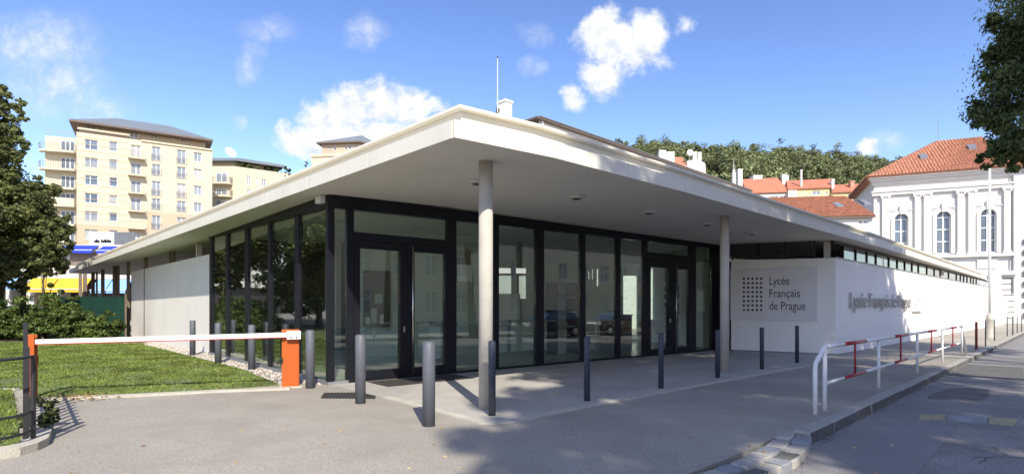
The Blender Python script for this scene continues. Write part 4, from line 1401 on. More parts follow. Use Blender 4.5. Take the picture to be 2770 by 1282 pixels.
for i, (x, z) in enumerate(((1256, 2.55), (1900, 1.75))):
    a_ = fr.px(x)
    ppr = MB(); fr.box(ppr, a_ - .25, a_ + .25, z - .4, z + .4, -.065, -.055)
    tag(ppr.build('poster', MAT['board_brown' if i == 0 else 'grey_render']), ['brown poster high inside the pane left of the near column', 'grey poster inside the last pane before the sign wall'][i], 'poster')

# ------------------------------------------------------------------ vegetation
def leaf_quads(C, Rr, n, size, aspect, droop=0.0, shell=0.55, sub=0.36):
    """leaf quads gathered in clumps over ellipsoids. C: centres, Rr: radii (k x 3)"""
    C = np.array(C, float); Rr = np.array(Rr, float)
    w = Rr.prod(1) ** .55; w /= w.sum()
    # sub-clumps
    ns = max(8, n // 70)
    bi = RNG.choice(len(C), ns, p=w)
    d = RNG.normal(size=(ns, 3)); d /= np.linalg.norm(d, axis=1)[:, None]
    rad = RNG.uniform(shell, 1.0, ns) ** 0.7
    sc_c = C[bi] + d * Rr[bi] * rad[:, None]
    sc_r = Rr[bi].mean(1) * sub * RNG.uniform(0.6, 1.3, ns)
    k = RNG.integers(0, ns, n)
    e = RNG.normal(size=(n, 3)); e /= np.linalg.norm(e, axis=1)[:, None]
    P = sc_c[k] + e * (sc_r[k] * RNG.uniform(0.2, 1.0, n) ** 0.6)[:, None] * np.array([1, 1, .75])
    nrm = e * 0.6 + d[k] * 0.5 + RNG.normal(size=(n, 3)) * 0.55 + np.array([0, 0, 0.35])
    nrm /= np.linalg.norm(nrm, axis=1)[:, None]
    t = np.cross(nrm, RNG.normal(size=(n, 3))); t[:, 2] -= droop
    t -= nrm * (t * nrm).sum(1)[:, None]
    t /= np.linalg.norm(t, axis=1)[:, None]
    b = np.cross(nrm, t)
    s_ = size * RNG.uniform(0.6, 1.35, n)
    V = np.zeros((n, 4, 3))
    V[:, 0] = P - t * (s_ / 2)[:, None]
    V[:, 1] = P + b * (s_ * aspect / 2)[:, None] + nrm * (s_ * .08)[:, None]
    V[:, 2] = P + t * (s_ / 2)[:, None]
    V[:, 3] = P - b * (s_ * aspect / 2)[:, None] + nrm * (s_ * .08)[:, None]
    return V


def make_tree(name, base, blobs, n, size, aspect, lm, label, cat='tree', group=None, trunk_r=.2, droop=0.0, limbs=True, shell=.55, sub=.36, cull=None):
    root = empty(name, base)
    tag(root, label, cat, group)
    bx_, by_, bz_ = base
    C = [b[0] for b in blobs]; Rr = [(b[1],) * 3 if not isinstance(b[1], (tuple, list)) else b[1] for b in blobs]
    top = Vector(np.mean(np.array(C), 0))
    tr = MB()
    pts, rr = [], []
    for k in range(7):
        t = k / 6
        p = Vector((bx_, by_, bz_ - .1)).lerp(top, t) + Vector((math.sin(k * 1.7) * .06, math.cos(k * 2.1) * .06, 0)) * trunk_r * 4
        pts.append(p); rr.append(trunk_r * (1.25 - .85 * t) if k else trunk_r * 1.5)
    tr.tube(pts, rr, 9)
    if limbs:
        for c in C:
            if c[1] > 0 and -.98 < c[0] / c[1] < .98 and name == 'street_tree':
                continue
            st_ = pts[3] if len(C) < 4 else pts[random.choice((3, 4, 4, 5))]
            mid = st_.lerp(Vector(c), .5) + Vector((0, 0, .12 * (Vector(c) - st_).length))
            tr.tube([st_, mid, Vector(c)], [trunk_r * .3, trunk_r * .2, trunk_r * .06], 6)
    tr.build('trunk', MAT['bark'], root, smooth=True)
    V = leaf_quads(C, Rr, n, size, aspect, droop, shell, sub)
    if cull is not None:
        V = V[cull(V[:, 0])]
    quads_object('crown', V, MAT[lm], root)
    return root


def pb_(x, y, Y, rpx):
    p = at(x, y, Y)
    return (tuple(p), rpx / F * Y)


# big tree at the left edge
Yt = 29.0
bl_ = [pb_(-25, 300, Yt, 45), pb_(15, 270, Yt, 34), pb_(52, 295, Yt, 22), pb_(66, 320, Yt, 12), pb_(10, 350, Yt, 40), pb_(40, 395, Yt, 32), pb_(-60, 400, Yt, 80), pb_(5, 440, Yt, 42), pb_(50, 425, Yt, 12),
       pb_(-10, 520, Yt + 1, 75), pb_(45, 510, Yt, 40), pb_(80, 560, Yt - .5, 62), pb_(112, 520, Yt - .3, 40), pb_(135, 610, Yt, 45), pb_(40, 640, Yt + .6, 85), pb_(150, 660, Yt, 40), pb_(165, 625, Yt, 30), pb_(-50, 620, Yt + 1.5, 110),
       pb_(100, 690, Yt + .3, 60), pb_(20, 720, Yt - .4, 48), pb_(160, 715, Yt, 24), pb_(176, 738, Yt, 14), pb_(-60, 500, Yt + 2, 100), pb_(45, 755, Yt, 35), pb_(-120, 550, Yt + 1, 130)]
make_tree('broadleaf_tree', (-29.0, 31.0, 0), bl_, 95000, .155, .75, 'leaf_dark', 'large dark broadleaf tree with drooping branches at the left edge', trunk_r=.28, shell=.35, sub=.30, limbs=False)
# slim young tree before the yellow awning
make_tree('young_tree', (at(117, 880, 27).x, 27.0, gz(-22, 27)), [pb_(118, 680, 27, 42), pb_(100, 700, 27, 30), pb_(135, 715, 27, 30), pb_(110, 760, 27, 22), pb_(125, 770, 27, 18), pb_(115, 640, 27, 40)], 1500, .17, .7, 'leaf_dark', 'slender young tree with a thin trunk in front of the yellow awning', trunk_r=.06, shell=.3)

# shrubs behind the lawn
sh = [(0, 880, 25.5, 60, 'dense dark shrub at the left picture edge behind the iron gate'), (60, 862, 25.8, 55, 'dense shrub behind the top of the iron gate leaf'), (118, 870, 25.0, 55, 'leafy shrub right behind the orange boom post'), (172, 845, 26.0, 58, 'tallest shrub with pale flowers below the yellow awning'),
      (215, 872, 25.0, 52, 'leafy shrub in front of the left half of the green fence'), (255, 885, 24.6, 44, 'shrub with reddish tips in the middle of the green fence'), (292, 888, 24.4, 38, 'rounded shrub at the right end of the shrub row'), (200, 825, 27.5, 36, 'tall thin shrub rising against the green fence top'), (-60, 870, 25.6, 70, 'shrub mostly outside the left picture edge'),
      (286, 850, 25.2, 16, 'upright shoot of leaves before the right part of the green fence')]
for x, y, Y, rpx, lb in sh:
    p = at(x, y, Y); r = rpx / F * Y
    g_ = gz(p.x, Y)
    hh = p.z + r * .9
    blobs = [((p.x + random.uniform(-.35, .35) * r, Y + random.uniform(-.4, .4) * r, g_ + k * hh / 4 * 1.0 + .25), r * random.uniform(.62, .85) * (1 - .12 * k)) for k in range(4)] + [((p.x + random.uniform(-.8, .8) * r, Y + random.uniform(-.3, .3), g_ + .35 + random.uniform(0, .5)), r * .6) for _ in range(3)]
    make_tree('shrub', (p.x, Y, g_), blobs, int(1500 + 5600 * r * r), .11, .72, 'leaf_shrub', lb, 'shrub', 'shrubs behind the lawn', trunk_r=.05, shell=.45, sub=.42)
# low ivy at the foot of the boom post
V = leaf_quads([(-7.75, 9.0, .10), (-7.2, 8.35, .08), (-6.7, 7.75, .08), (-6.2, 7.2, .1), (-5.75, 6.7, .12)], [(.28, .3, .14)] * 5, 900, .06, .8)
o = quads_object('ivy', V, MAT['leaf_hedge'], base=(-6.9, 8, 0))
tag(o, 'low ivy creeping along the foot of the open gate leaf', 'ivy', kind='stuff')

# street trees on the far pavement (one reaches into the picture at the upper right)
def street_tree(x, y, blobs, n, label):
    bs = [((x + a, y + b, c), r) for a, b, c, r in blobs]
    return make_tree('street_tree', (x, y, gz(x, y)), bs, n, .36, .5, 'leaf_street', label, 'tree', 'street trees across the road', trunk_r=.2, droop=.7, shell=.25, sub=.34)


near = [pb_(2790, 130, 11.0, 110), pb_(2735, 85, 10.8, 55), pb_(2690, 65, 10.8, 30), pb_(2745, 200, 10.7, 85), pb_(2700, 150, 10.9, 38), pb_(2675, 205, 10.9, 24), pb_(2720, 290, 10.6, 72), pb_(2655, 288, 10.8, 22), pb_(2670, 330, 10.8, 34), pb_(2760, 380, 10.6, 70), pb_(2680, 430, 10.7, 32), pb_(2715, 400, 10.5, 45), pb_(2755, 455, 10.6, 26), pb_(2620, 283, 10.9, 9), pb_(2640, 272, 10.9, 10),
        pb_(2960, 150, 11.5, 220), pb_(2900, 330, 11.0, 150), pb_(2850, 0, 11.2, 130), pb_(3050, -120, 12.0, 250), pb_(3150, 200, 12.5, 230)]
make_tree('street_tree', (16.5, 10.0, gz(16.5, 10.0)), near, 80000, .10, .36, 'leaf_street', 'street tree with dark feathery foliage reaching in at the upper right corner', 'tree', 'street trees across the road', trunk_r=.22, droop=.9, shell=.1, sub=.42)
street_tree(9.8, -11.3, [(-2.8, .9, 17, 1.9), (-.3, 1.2, 17, 2.2), (.8, -1.1, 16.5, 2.0), (-2.2, 4.3, 18, 1.9), (-3.0, -.9, 17, 1.6), (-.6, 3.9, 17.5, 2.0), (-1.8, 6.9, 18.3, 1.6), (1.6, 1.4, 18.3, 1.8), (-2.0, 2.6, 16.6, 1.7), (-3.5, -2.4, 17, 1.5), (-2.3, -3.8, 16.6, 1.8), (1.2, -3.6, 17, 1.9), (3.2, .6, 16.4, 1.8)], 26000, 'tall street tree outside the picture whose crown shades the near pavement')
street_tree(15.4, -5.7, [(-5.4, .6, 17.5, 2.1), (-4.1, 3.1, 18.3, 1.9), (-2.4, .6, 17, 2.2), (-1.4, -2.4, 17, 2.2), (-3.2, -1.9, 17.5, 2.0), (.1, .6, 18, 2.4), (-2.1, 5.3, 18.8, 1.5), (-4.8, -1.0, 16.6, 1.7), (-1.6, 2.9, 17.6, 1.8)], 22000, 'tall street tree outside the picture whose crown shades the guard rail')
street_tree(23.9, 2.0, [(-5.3, 2.0, 16.5, 1.8), (-3.3, 4.0, 16.2, 1.8), (-1.5, 5.8, 16.0, 1.8), (-4.2, 1.6, 18.3, 2.0), (-2.2, 3.0, 17.8, 2.2), (-.5, 1.5, 17.2, 2.3), (-6.2, .2, 17.2, 1.8), (-5.2, 4.2, 19.2, 1.5), (-3.4, 6.2, 18.2, 1.5), (1.2, 4.2, 16.6, 2.0), (-9.3, 0, 17, 1.9), (-8.0, 1.2, 16.6, 1.7), (-9.8, -1.6, 17, 1.8), (-7.2, -.6, 17.4, 1.7)], 36000, 'tall street tree outside the picture whose crown shades the street wall')
make_tree('broadleaf_tree', (-25.5, 19.5, 0), [((-25.5, 19.5, 7.5), 3.2), ((-24.0, 21.5, 6.0), 2.2), ((-23.6, 18.6, 5.6), 2.0), ((-26.0, 22.8, 8.2), 2.6), ((-23.5, 20, 9.4), 2.0), ((-27, 17.5, 6.5), 2.4)], 17000, .26, .75, 'leaf_dark', 'broadleaf tree outside the left edge mirrored in the side glazing', trunk_r=.25)
make_tree('broadleaf_tree', (-33.5, 20.5, 0), [((-33.5, 20.5, 7.0), 3.6), ((-32.0, 24.5, 6.0), 2.8), ((-31, 18, 5.0), 2.2), ((-30.5, 23, 8.5), 2.6)], 13000, .3, .75, 'leaf_dark', 'second broadleaf tree outside the left edge mirrored in the side glazing', trunk_r=.25)
make_tree('broadleaf_tree', (-44, 30, 0), [((-44, 30, 7.0), 4.2), ((-42, 33.5, 6.0), 3.4), ((-41, 27, 5.5), 3.0), ((-40, 32, 9.5), 3.0), ((-46, 26, 8.5), 3.4)], 13000, .36, .75, 'leaf_dark', 'third broadleaf tree outside the left edge mirrored in the side glazing', trunk_r=.3)
make_tree('broadleaf_tree', (-28.5, 24.0, 0), [((-28.5, 24.0, 4.2), 2.6), ((-27.8, 25.2, 2.6), 1.8), ((-29.5, 22.6, 2.8), 2.0), ((-28.6, 24.6, 6.6), 2.2)], 9000, .26, .75, 'leaf_dark', 'low broadleaf tree just outside the left edge mirrored in the side glazing', trunk_r=.2)
make_tree('broadleaf_tree', (-37.0, 26.5, 0), [((-37, 26.5, 4.5), 3.0), ((-36, 29, 3.0), 2.4), ((-38.5, 24.5, 3.2), 2.4), ((-36.6, 27, 7.4), 2.6)], 9000, .3, .75, 'leaf_dark', 'fifth broadleaf tree outside the left edge mirrored in the side glazing', trunk_r=.2)
# ------------------------------------------------------------------ green fence by the side wall
gf = empty('green_fence', (at(250, 900, 29).x, 29.2, 0))
tag(gf, 'dark green screen fence panels joining the grey side wall', 'fence')
f0, f1 = Vector((at(160, 900, 30.2).x, 30.2)), Vector((at(340, 908, 28.4).x, 28.4))
gff = Fac(f0, f1 - f0); GL = (f1 - f0).length
zt_ = 2.05
cuts = [0, gff.px(243), gff.px(269), GL]
for i in range(3):
    piece('panel', gff, cuts[i] + .03, cuts[i + 1] - .03, -.05, zt_ - .04, -.01, .01, 'fence_green', parent=gf)
    piece('top_rail', gff, cuts[i] + .02, cuts[i + 1] - .02, zt_ - .035, zt_, -.025, .025, 'fence_green', parent=gf)
for c in cuts:
    piece('post', gff, c - .028, c + .028, -.1, zt_ + .12, -.03, .03, 'fence_green' if c < GL else 'post_brown', parent=gf)
nbar = 40
for i in range(nbar):
    c = GL * (i + .5) / nbar
    piece('wire', gff, c - .006, c + .006, 0, zt_ - .05, .012, .02, 'fence_green', parent=gf)

# ------------------------------------------------------------------ far buildings
def window(f, a0, a1, z0, z1, parent, depth=.2, mull=(), trans=(), glassm='window_glass', fw=.07, sill=True):
    """frame, pane, sill as children of a window part"""
    fm_ = MB()
    o0, o1 = -depth, -depth + .07
    f.box(fm_, a0, a0 + fw, z0, z1, o0, o1); f.box(fm_, a1 - fw, a1, z0, z1, o0, o1)
    f.box(fm_, a0 + fw, a1 - fw, z0, z0 + fw, o0, o1); f.box(fm_, a0 + fw, a1 - fw, z1 - fw, z1, o0, o1)
    for t in mull:
        c = a0 + (a1 - a0) * t
        f.box(fm_, c - fw * .55, c + fw * .55, z0 + fw, z1 - fw, o0, o1 + .004)
    for t in trans:
        c = z0 + (z1 - z0) * t
        f.box(fm_, a0 + fw, a1 - fw, c - fw * .4, c + fw * .4, o0, o1 + .002)
    w = fm_.build('window', MAT['window_white'], parent)
    p = MB(); f.box(p, a0 + fw * .5, a1 - fw * .5, z0 + fw * .5, z1 - fw * .5, o0 + .005, o0 + .03)
    p.build('pane', MAT[glassm], w)
    if sill:
        s_ = MB(); f.box(s_, a0 - .06, a1 + .06, z0 - .07, z0 - .005, -depth, .07)
        s_.build('sill', MAT['window_white'], w)
    return w


def railing(f, a0, a1, z0, z1, o, parent, nb=9):
    r = MB()
    f.box(r, a0, a1, z1 - .05, z1, o - .03, o + .03)
    f.box(r, a0, a1, z0, z0 + .04, o - .02, o + .02)
    for i in range(nb + 1):
        c = a0 + (a1 - a0) * i / nb
        f.box(r, c - .018, c + .018, z0, z1, o - .018, o + .018)
    return r.build('railing', MAT['rail_metal'], parent)


def A1(x, y):                                        # helper scale of my own survey grid
    return x / 2.3833, 200 + y / 2.3833


def rect(f, x0, x1, y0, y1, o=0):
    """facade rectangle seen between pixels"""
    a0, zt = f.px(x0, y0, o); a1, zb = f.px(x1, y1, o)
    _, zt2 = f.px(x1, y0, o); _, zb2 = f.px(x0, y1, o)
    return [a0, a1, min(zb, zb2) * .5 + max(zb, zb2) * .5, min(zt, zt2) * .5 + max(zt, zt2) * .5]


# --- large cream apartment block
fa = Fac((at(207, 500, 85).x, 85.0), (.84, .543))
apt = empty('apartment_block', fa.pt(8, 0))
tag(apt, 'large cream apartment block with balconies and grey hipped roof', 'building')
LA = fa.px(574)
wins = []
for (y0, y1) in ((425, 490), (540, 603), (655, 717), (770, 833), (885, 948), (1003, 1066)):
    wins.append(('w', 547, 632, y0, y1, (.4,), 'window_blind' if y0 % 2 else 'window_glass'))
for (y0, y1) in ((438, 500), (552, 615), (668, 727), (783, 842), (895, 952), (1008, 1065)):
    wins.append(('s', 705, 757, y0, y1, (), 'window_blind'))
for (y0, y1) in ((470, 560), (583, 655), (692, 785), (803, 875), (913, 1000)):
    wins.append(('d', 980, 1035, y0, y1, (.5,), 'window_glass'))
for (y0, y1) in ((490, 580), (600, 675), (708, 800), (820, 890), (925, 1010)):
    wins.append(('d', 1142, 1198, y0, y1, (.5,), 'window_blind'))
for (y0, y1) in ((508, 568), (613, 675), (722, 780), (830, 890), (940, 1000)):
    wins.append(('s', 1250, 1300, y0, y1, (.5,), 'window_glass'))
bays = ((460, 545), (575, 655), (690, 770), (800, 885), (912, 995), (1025, 1110))
for (y0, y1) in bays:
    wins.append(('b', 845, 908, y0, y1, (.5,), 'window_glass'))
hol = []
for w in wins:
    (xa, ya), (xb, yb) = A1(w[1], w[3]), A1(w[2], w[4])
    hol.append(rect(fa, xa, xb, ya, yb))
zt_apt_l = fa.px(*A1(500, 352))[1]
zt_apt = fa.px(*A1(1365, 490))[1]
zbelt = fa.px(*A1(515, 968))[1]
# protruding left part with joint lines, right part
LM = fa.px(A1(940, 0)[0])
mb = MB(); fa.wall(mb, 0, LM, zbelt, zt_apt, [h for h in hol if h[1] < LM and h[2] > zbelt], .3); mb.build('wall', MAT['flat_cream'], apt)
zbelt2 = fa.px(*A1(940, 885))[1]
mb = MB(); fa.wall(mb, LM, LA, zbelt2, zt_apt, [h for h in hol if h[0] > LM and h[2] > zbelt2 - 1.2 and h[3] > zbelt2 + .3], .3); mb.build('wall', MAT['flat_cream'], apt)
mb = MB(); fa.wall(mb, 0, LM, 0, zbelt - .003, [h for h in hol if h[1] < LM and h[3] < zbelt + .1], .3); mb.build('lower_wall', MAT['flat_tan'], apt)
mb = MB(); fa.wall(mb, LM, LA, 0, zbelt2 - .003, [h for h in hol if h[0] > LM and h[3] < zbelt2 + .3], .3); mb.build('lower_wall', MAT['flat_tan'], apt)
mb = MB(); fa.box(mb, .02, LA - .02, 0, zt_apt - .01, -14, -.35); mb.build('core', MAT['flat_cream'], apt)
mb = MB(); fa.box(mb, LA - .02, LA - .005, 0, zt_apt - .02, -14, -.01); mb.build('end_wall', MAT['flat_cream'], apt)
for w, h in zip(wins, hol):
    window(fa, *h, apt, .25, w[5], (), random.choice(('window_glass', 'window_blind', 'window_blind', 'window_curtain')), .09, sill=w[0] in 'ws')
    if w[0] == 'd':
        railing(fa, h[0] - .1, h[1] + .1, h[2], h[2] + 1.0, .12, apt, 8)
    if w[0] == 'b':
        a0, a1 = fa.px(A1(826, 0)[0]), fa.px(A1(935, 0)[0])
        mb = MB(); fa.box(mb, a0, a1, h[2] - .22, h[2] - .02, 0.003, 1.1); sl = mb.build('balcony', MAT['flat_white'], apt)
        railing(fa, a0 + .05, a1 - .05, h[2] - .02, h[2] + 1.0, 1.05, sl, 14)
# horizontal joints on the left part
for i in range(13):
    y = 405 + i * 44
    z = fa.px(*A1(515, y))[1]
    mb = MB(); fa.box(mb, .02, fa.px(A1(826, 0)[0]), z - .03, z + .03, .002, .035)
    mb.build('joint_band', MAT['flat_tan'], apt)
for (xa, ya, xb) in ((500, 352, 835), (910, 432, 1368)):
    z = fa.px(*A1(xb, 392 if xb == 835 else 487))[1] - .25
    mb = MB(); fa.box(mb, fa.px(A1(xa, 0)[0]), fa.px(A1(xb, 0)[0]), z, z + .25, .004, .22)
    mb.build('cornice', MAT['flat_white'], apt)
# set-back top storey and roof
zp = zt_apt
ztop = fa.px(*A1(1310, 415))[1] - .35
sb_ = -1.6
pw = [rect(fa, *[A1(a_, 0)[0] for a_ in (x0, x1)], *[A1(0, b_)[1] for b_ in (y0, y1)], sb_) for x0, x1, y0, y1 in ((553, 620, 335, 368), (633, 668, 348, 373), (838, 892, 375, 415), (965, 1020, 382, 415), (1113, 1130, 408, 432), (1160, 1212, 415, 440))]
fp = Fac(fa.pt(0, 0, sb_)[:2], fa.d)
mb = MB(); fp.wall(mb, 0.2, LA - .9, zp - .5, ztop, [h for h in pw], .2, 10); mb.build('top_storey', MAT['flat_darker'], apt)
for h in pw:
    window(fp, *h, apt, .15, (.5,), (), 'window_blind', .09, sill=False)
ez = ztop + .02
e = [fa.pt(-.9, ez, .2), fa.pt(LA + .1, ez, .2), fa.pt(LA + .1, ez, -13), fa.pt(-.9, ez, -13)]
e2 = [(p[0], p[1], ez + .28) for p in e]
rz = ez + 3.3
rg = [fa.pt(5.0, rz, -6.4), fa.pt(LA - 6.0, rz, -6.4)]
MB().add(e + e2, [(3, 2, 1, 0), (0, 1, 5, 4), (1, 2, 6, 5), (2, 3, 7, 6), (3, 0, 4, 7)]).build('eaves', MAT['eave_brown'], apt)
e3 = [(p[0], p[1], ez + .285) for p in e]
MB().add(e3 + rg, [(0, 1, 5, 4), (1, 2, 5), (2, 3, 4, 5), (3, 0, 4), (3, 2, 1, 0)]).build('roof', MAT['zinc_roof'], apt)
# side bay with curved balconies at the left
fb_ = Fac(fa.pt(-3.9, 0, -1.4)[:2], (.93, .36))
LBY = 3.9
zt_b = fa.px(*A1(370, 395))[1]
mb = MB(); fb_.box(mb, 0, LBY, 0, zt_b, -8, 0); mb.build('side_bay', MAT['flat_white'], apt)
for i, (y0, y1, yslab) in enumerate(((435, 505, 511), (545, 620, 626), (660, 740, 746), (772, 850, 856), (885, 970, 978), (1000, 1080, 1085))):
    r = rect(fb_, *[A1(a_, 0)[0] for a_ in (395, 490)], *[A1(0, b_)[1] for b_ in (y0, y1)])
    a0, a1 = r[0], min(r[1], LBY - .2)
    w = MB(); fb_.box(w, a0, a1, r[2], r[3], .003, .06); wn = w.build('window', MAT['window_white'], apt)
    for k in range(3):
        p = MB(); b0 = a0 + (a1 - a0) * k / 3 + .06; fb_.box(p, b0, a0 + (a1 - a0) * (k + 1) / 3 - .06, r[2] + .08, r[3] - .08, .062, .075)
        p.build('pane', MAT['window_glass'], wn)
    zs = r[2] - .05
    mb = MB()
    poly = [fb_.pt(-.6, 0, .01)[:2], fb_.pt(-.5, 0, .8)[:2], fb_.pt(.2, 0, 1.3)[:2], fb_.pt(LBY - .8, 0, 1.5)[:2], fb_.pt(LBY + .1, 0, 1.35)[:2], fb_.pt(LBY + .2, 0, .01)[:2]]
    mb.prism(poly, zs - .3, zs); bal = mb.build('balcony', MAT['flat_white'], apt)
    rl_ = MB()
    for p, q in zip(poly[:-1], poly[1:]):
        p, q = Vector(p), Vector(q)
        if i == 3:
            rl_.seg(p, q, .05, zs + .003, zs + 1.0)
        else:
            rl_.seg(p, q, .05, zs + .95, zs + 1.0)
            nn_ = max(2, int((q - p).length / .3))
            for k in range(nn_):
                c = p.lerp(q, k / nn_)
                rl_.box(c.x - .02, c.x + .02, c.y - .02, c.y + .02, zs + .003, zs + .95)
    rl_.build('railing', MAT['flat_white' if i == 3 else 'rail_metal'], bal)
railing(fb_, .1, LBY, zt_b, zt_b + 1.0, -.1, apt, 12)

# --- second cream block behind, with planted roof terrace and dish
def D3(x, y):
    return 560 + x / 5.677, 390 + y / 5.677


f2 = Fac((at(576, 480, 112).x, 112.0), (1.0, -.02))
apt2 = empty('terrace_block', f2.pt(4, 0))
tag(apt2, 'cream apartment block with a planted roof terrace behind the large block', 'building')
a_end = f2.px(*D3(415, 0)[:1])
z2 = f2.px(*D3(250, 340))[1]
mb = MB(); f2.box(mb, -2, a_end, 0, z2, -12, 0); mb.build('wall', MAT['flat_white'], apt2)
f3 = Fac(f2.pt(a_end, 0)[:2], (.80, .60))
L3 = f3.px(790)
z3 = z2
mb = MB(); f3.wall(mb, 0.01, L3, 0, z3, [rect(f3, *[D3(a_, 0)[0] for a_ in (x0, x1)], *[D3(0, b_)[1] for b_ in (y0, y1)]) for x0, x1, y0, y1 in ((612, 668, 490, 625), (758, 795, 520, 630), (832, 905, 540, 645), (615, 670, 690, 800))], .3)
mb.build('side_wall', MAT['flat_cream'], apt2)
for x0, x1, y0, y1 in ((612, 668, 490, 625), (758, 795, 520, 630), (832, 905, 540, 645), (615, 670, 690, 800)):
    window(f3, *rect(f3, *[D3(a_, 0)[0] for a_ in (x0, x1)], *[D3(0, b_)[1] for b_ in (y0, y1)]), apt2, .2, (.5,), (), 'window_blind', .1)
mb = MB(); f3.box(mb, .3, L3 - .1, 0, z3 - .05, -9, -.4); mb.build('core', MAT['flat_darker'], apt2)
for (y0, y1, ys) in ((445, 595, 610), (685, 790, 815), (850, 960, 1000)):
    r = rect(f2, D3(140, 0)[0], D3(318, 0)[0], D3(0, y0)[1], D3(0, y1)[1])
    w = MB(); f2.box(w, r[0], r[1], r[2], r[3], .004, .08); wn = w.build('window', MAT['window_white'], apt2)
    for k in range(2):
        p = MB(); b0 = r[0] + (r[1] - r[0]) * (.08 + .46 * k); f2.box(p, b0, b0 + (r[1] - r[0]) * .38, r[2] + .1, r[3] - .1, .082, .095); p.build('pane', MAT['window_blind'], wn)
    a0, a1 = f2.px(D3(80, 0)[0]), f2.px(D3(395, 0)[0])
    z = r[2] - .1
    poly = [f2.pt(a0, 0, .0)[:2], f2.pt(a0, 0, 1.0)[:2], f2.pt(a0 + 1, 0, 1.5)[:2], f2.pt(a1 - 1, 0, 1.5)[:2], f2.pt(a1, 0, 1.0)[:2], f2.pt(a1, 0, .0)[:2]]
    bal = MB().prism(poly, z - .35, z).build('balcony', MAT['flat_white'], apt2)
    rl_ = MB()
    for p, q in zip(poly[:-1], poly[1:]):
        p, q = Vector(p), Vector(q)
        rl_.seg(p, q, .06, z + 1.0, z + 1.06)
        for k in range(6):
            c = p.lerp(q, k / 6); rl_.box(c.x - .025, c.x + .025, c.y - .025, c.y + .025, z + .003, z + 1.0)
    rl_.build('railing', MAT['rail_metal'], bal)
zt2 = f2.px(*D3(250, 255))[1]
ptA, ptB, ptC = f2.pt(-3, 0, -1.5)[:2], f3.pt(.9, 0, -1.2)[:2], f3.pt(L3 * .62, 0, -1.2)[:2]
MB().prism([ptA, ptB, ptC, f3.pt(L3 * .62, 0, -8)[:2], f2.pt(-3, 0, -9)[:2]], z2, zt2).build('top_storey', MAT['flat_darker'], apt2)
rp0, rp1, rp2 = f2.pt(-3, 0, .2)[:2], f3.pt(.2, 0, .3)[:2], f3.pt(L3 * .85, 0, .3)[:2]
MB().prism([rp0, rp1, rp2, f3.pt(L3 * .85, 0, -8)[:2], f2.pt(-3, 0, -9)[:2]], zt2 + .003, zt2 + .5).build('roof_edge', MAT['zinc_roof'], apt2)
rt = [(p[0], p[1], zt2 + .503) for p in (rp0, rp1, rp2, f3.pt(L3 * .85, 0, -8)[:2], f2.pt(-3, 0, -9)[:2])]
pk_ = [f2.pt(-3, zt2 + 1.9, -5), f3.pt(2.2, zt2 + 1.9, -5)]
MB().add(rt + pk_, [(0, 1, 6, 5), (1, 2, 6), (2, 3, 6), (3, 4, 5, 6), (4, 0, 5)]).build('roof', MAT['zinc_roof'], apt2)
hedge_c, hedge_r = [], []
for i in range(16):
    t = i / 15
    q = f3.pt(.8 + (L3 * .93 - .8) * t, z3 + .75, -.55)
    hedge_c.append(q); hedge_r.append((.75, .6, .85))
V = leaf_quads(hedge_c, hedge_r, 3000, .42, .7)
quads_object('terrace_hedge', V, MAT['leaf_hedge'], apt2)
dsh = at(624, 412, 113)
dish = empty('satellite_dish', (dsh.x, dsh.y - 1, zt2 + 1.5))
tag(dish, 'white satellite dish on the roof of the terrace block', 'dish')
mb = MB(); n_ = Vector((.75, -.5, .43)).normalized(); u_ = n_.cross(Vector((0, 0, 1))).normalized(); v_ = u_.cross(n_)
rings = []
for j in range(4):
    rr_ = j / 3 * 1.15; dd = -(1 - (j / 3) ** 2) * .3
    rings.append([tuple(dsh + n_ * dd + (u_ * math.cos(k * .393) + v_ * math.sin(k * .393)) * max(.01, rr_)) for k in range(16)])
for j in range(3):
    for k in range(16):
        mb.add([rings[j][k], rings[j][(k + 1) % 16], rings[j + 1][(k + 1) % 16], rings[j + 1][k]], [(0, 1, 2, 3)])
mb.build('reflector', MAT['window_white'], dish, smooth=True)
MB().tube([tuple(dsh), (dsh.x, dsh.y, zt2 + 1.2)], .1, 8).build('stand', MAT['rail_metal'], dish)
MB().tube([tuple(dsh), tuple(dsh + n_ * .9 + Vector((0, 0, .1)))], .05, 6).build('feed_arm', MAT['rail_metal'], dish)

# --- third block, only its top shows over the roof
def C2(x, y):
    return 600 + x / 5.152, 360 + y / 5.152


f4 = Fac((at(*C2(1250, 300), 120).x, 120.0), (1.0, -.12))
apt3 = empty('corner_block', f4.pt(5, 0))
tag(apt3, 'cream corner block with a grey hipped roof just above the pavilion roof edge', 'building')
L4 = f4.px(C2(1900, 0)[0])
z4 = f4.px(*C2(1300, 290))[1]
mb = MB(); f4.box(mb, 0, L4 + 6, 0, z4, -10, 0); mb.build('wall', MAT['flat_cream'], apt3)
mb = MB(); f4.box(mb, -.1, L4 + 6.1, z4 - .75, z4 - .5, .003, .2); mb.build('cornice', MAT['flat_darker'], apt3)
railing(f4, .1, L4 * .5, z4, z4 + .8, -.2, apt3, 14)
z5 = f4.px(*C2(1400, 170))[1]
ft = Fac(f4.pt(1.9, 0, -1)[:2], f4.d)
hw = [rect(ft, C2(a_, 0)[0], C2(b_, 0)[0], C2(0, c_)[1], C2(0, d_)[1]) for a_, b_, c_, d_ in ((1480, 1520, 198, 225), (1560, 1592, 195, 250), (1715, 1745, 180, 240), (1768, 1802, 172, 230))]
mb = MB(); ft.wall(mb, 0, ft.px(C2(1880, 0)[0]) + .6, z4, z5 + .4, hw, .2, 6); mb.build('top_storey', MAT['flat_darker'], apt3)
for h in hw:
    window(ft, *h, apt3, .15, (), (), 'window_glass', .08, sill=False)
zz = z5 + .42
le = ft.px(C2(1890, 0)[0])
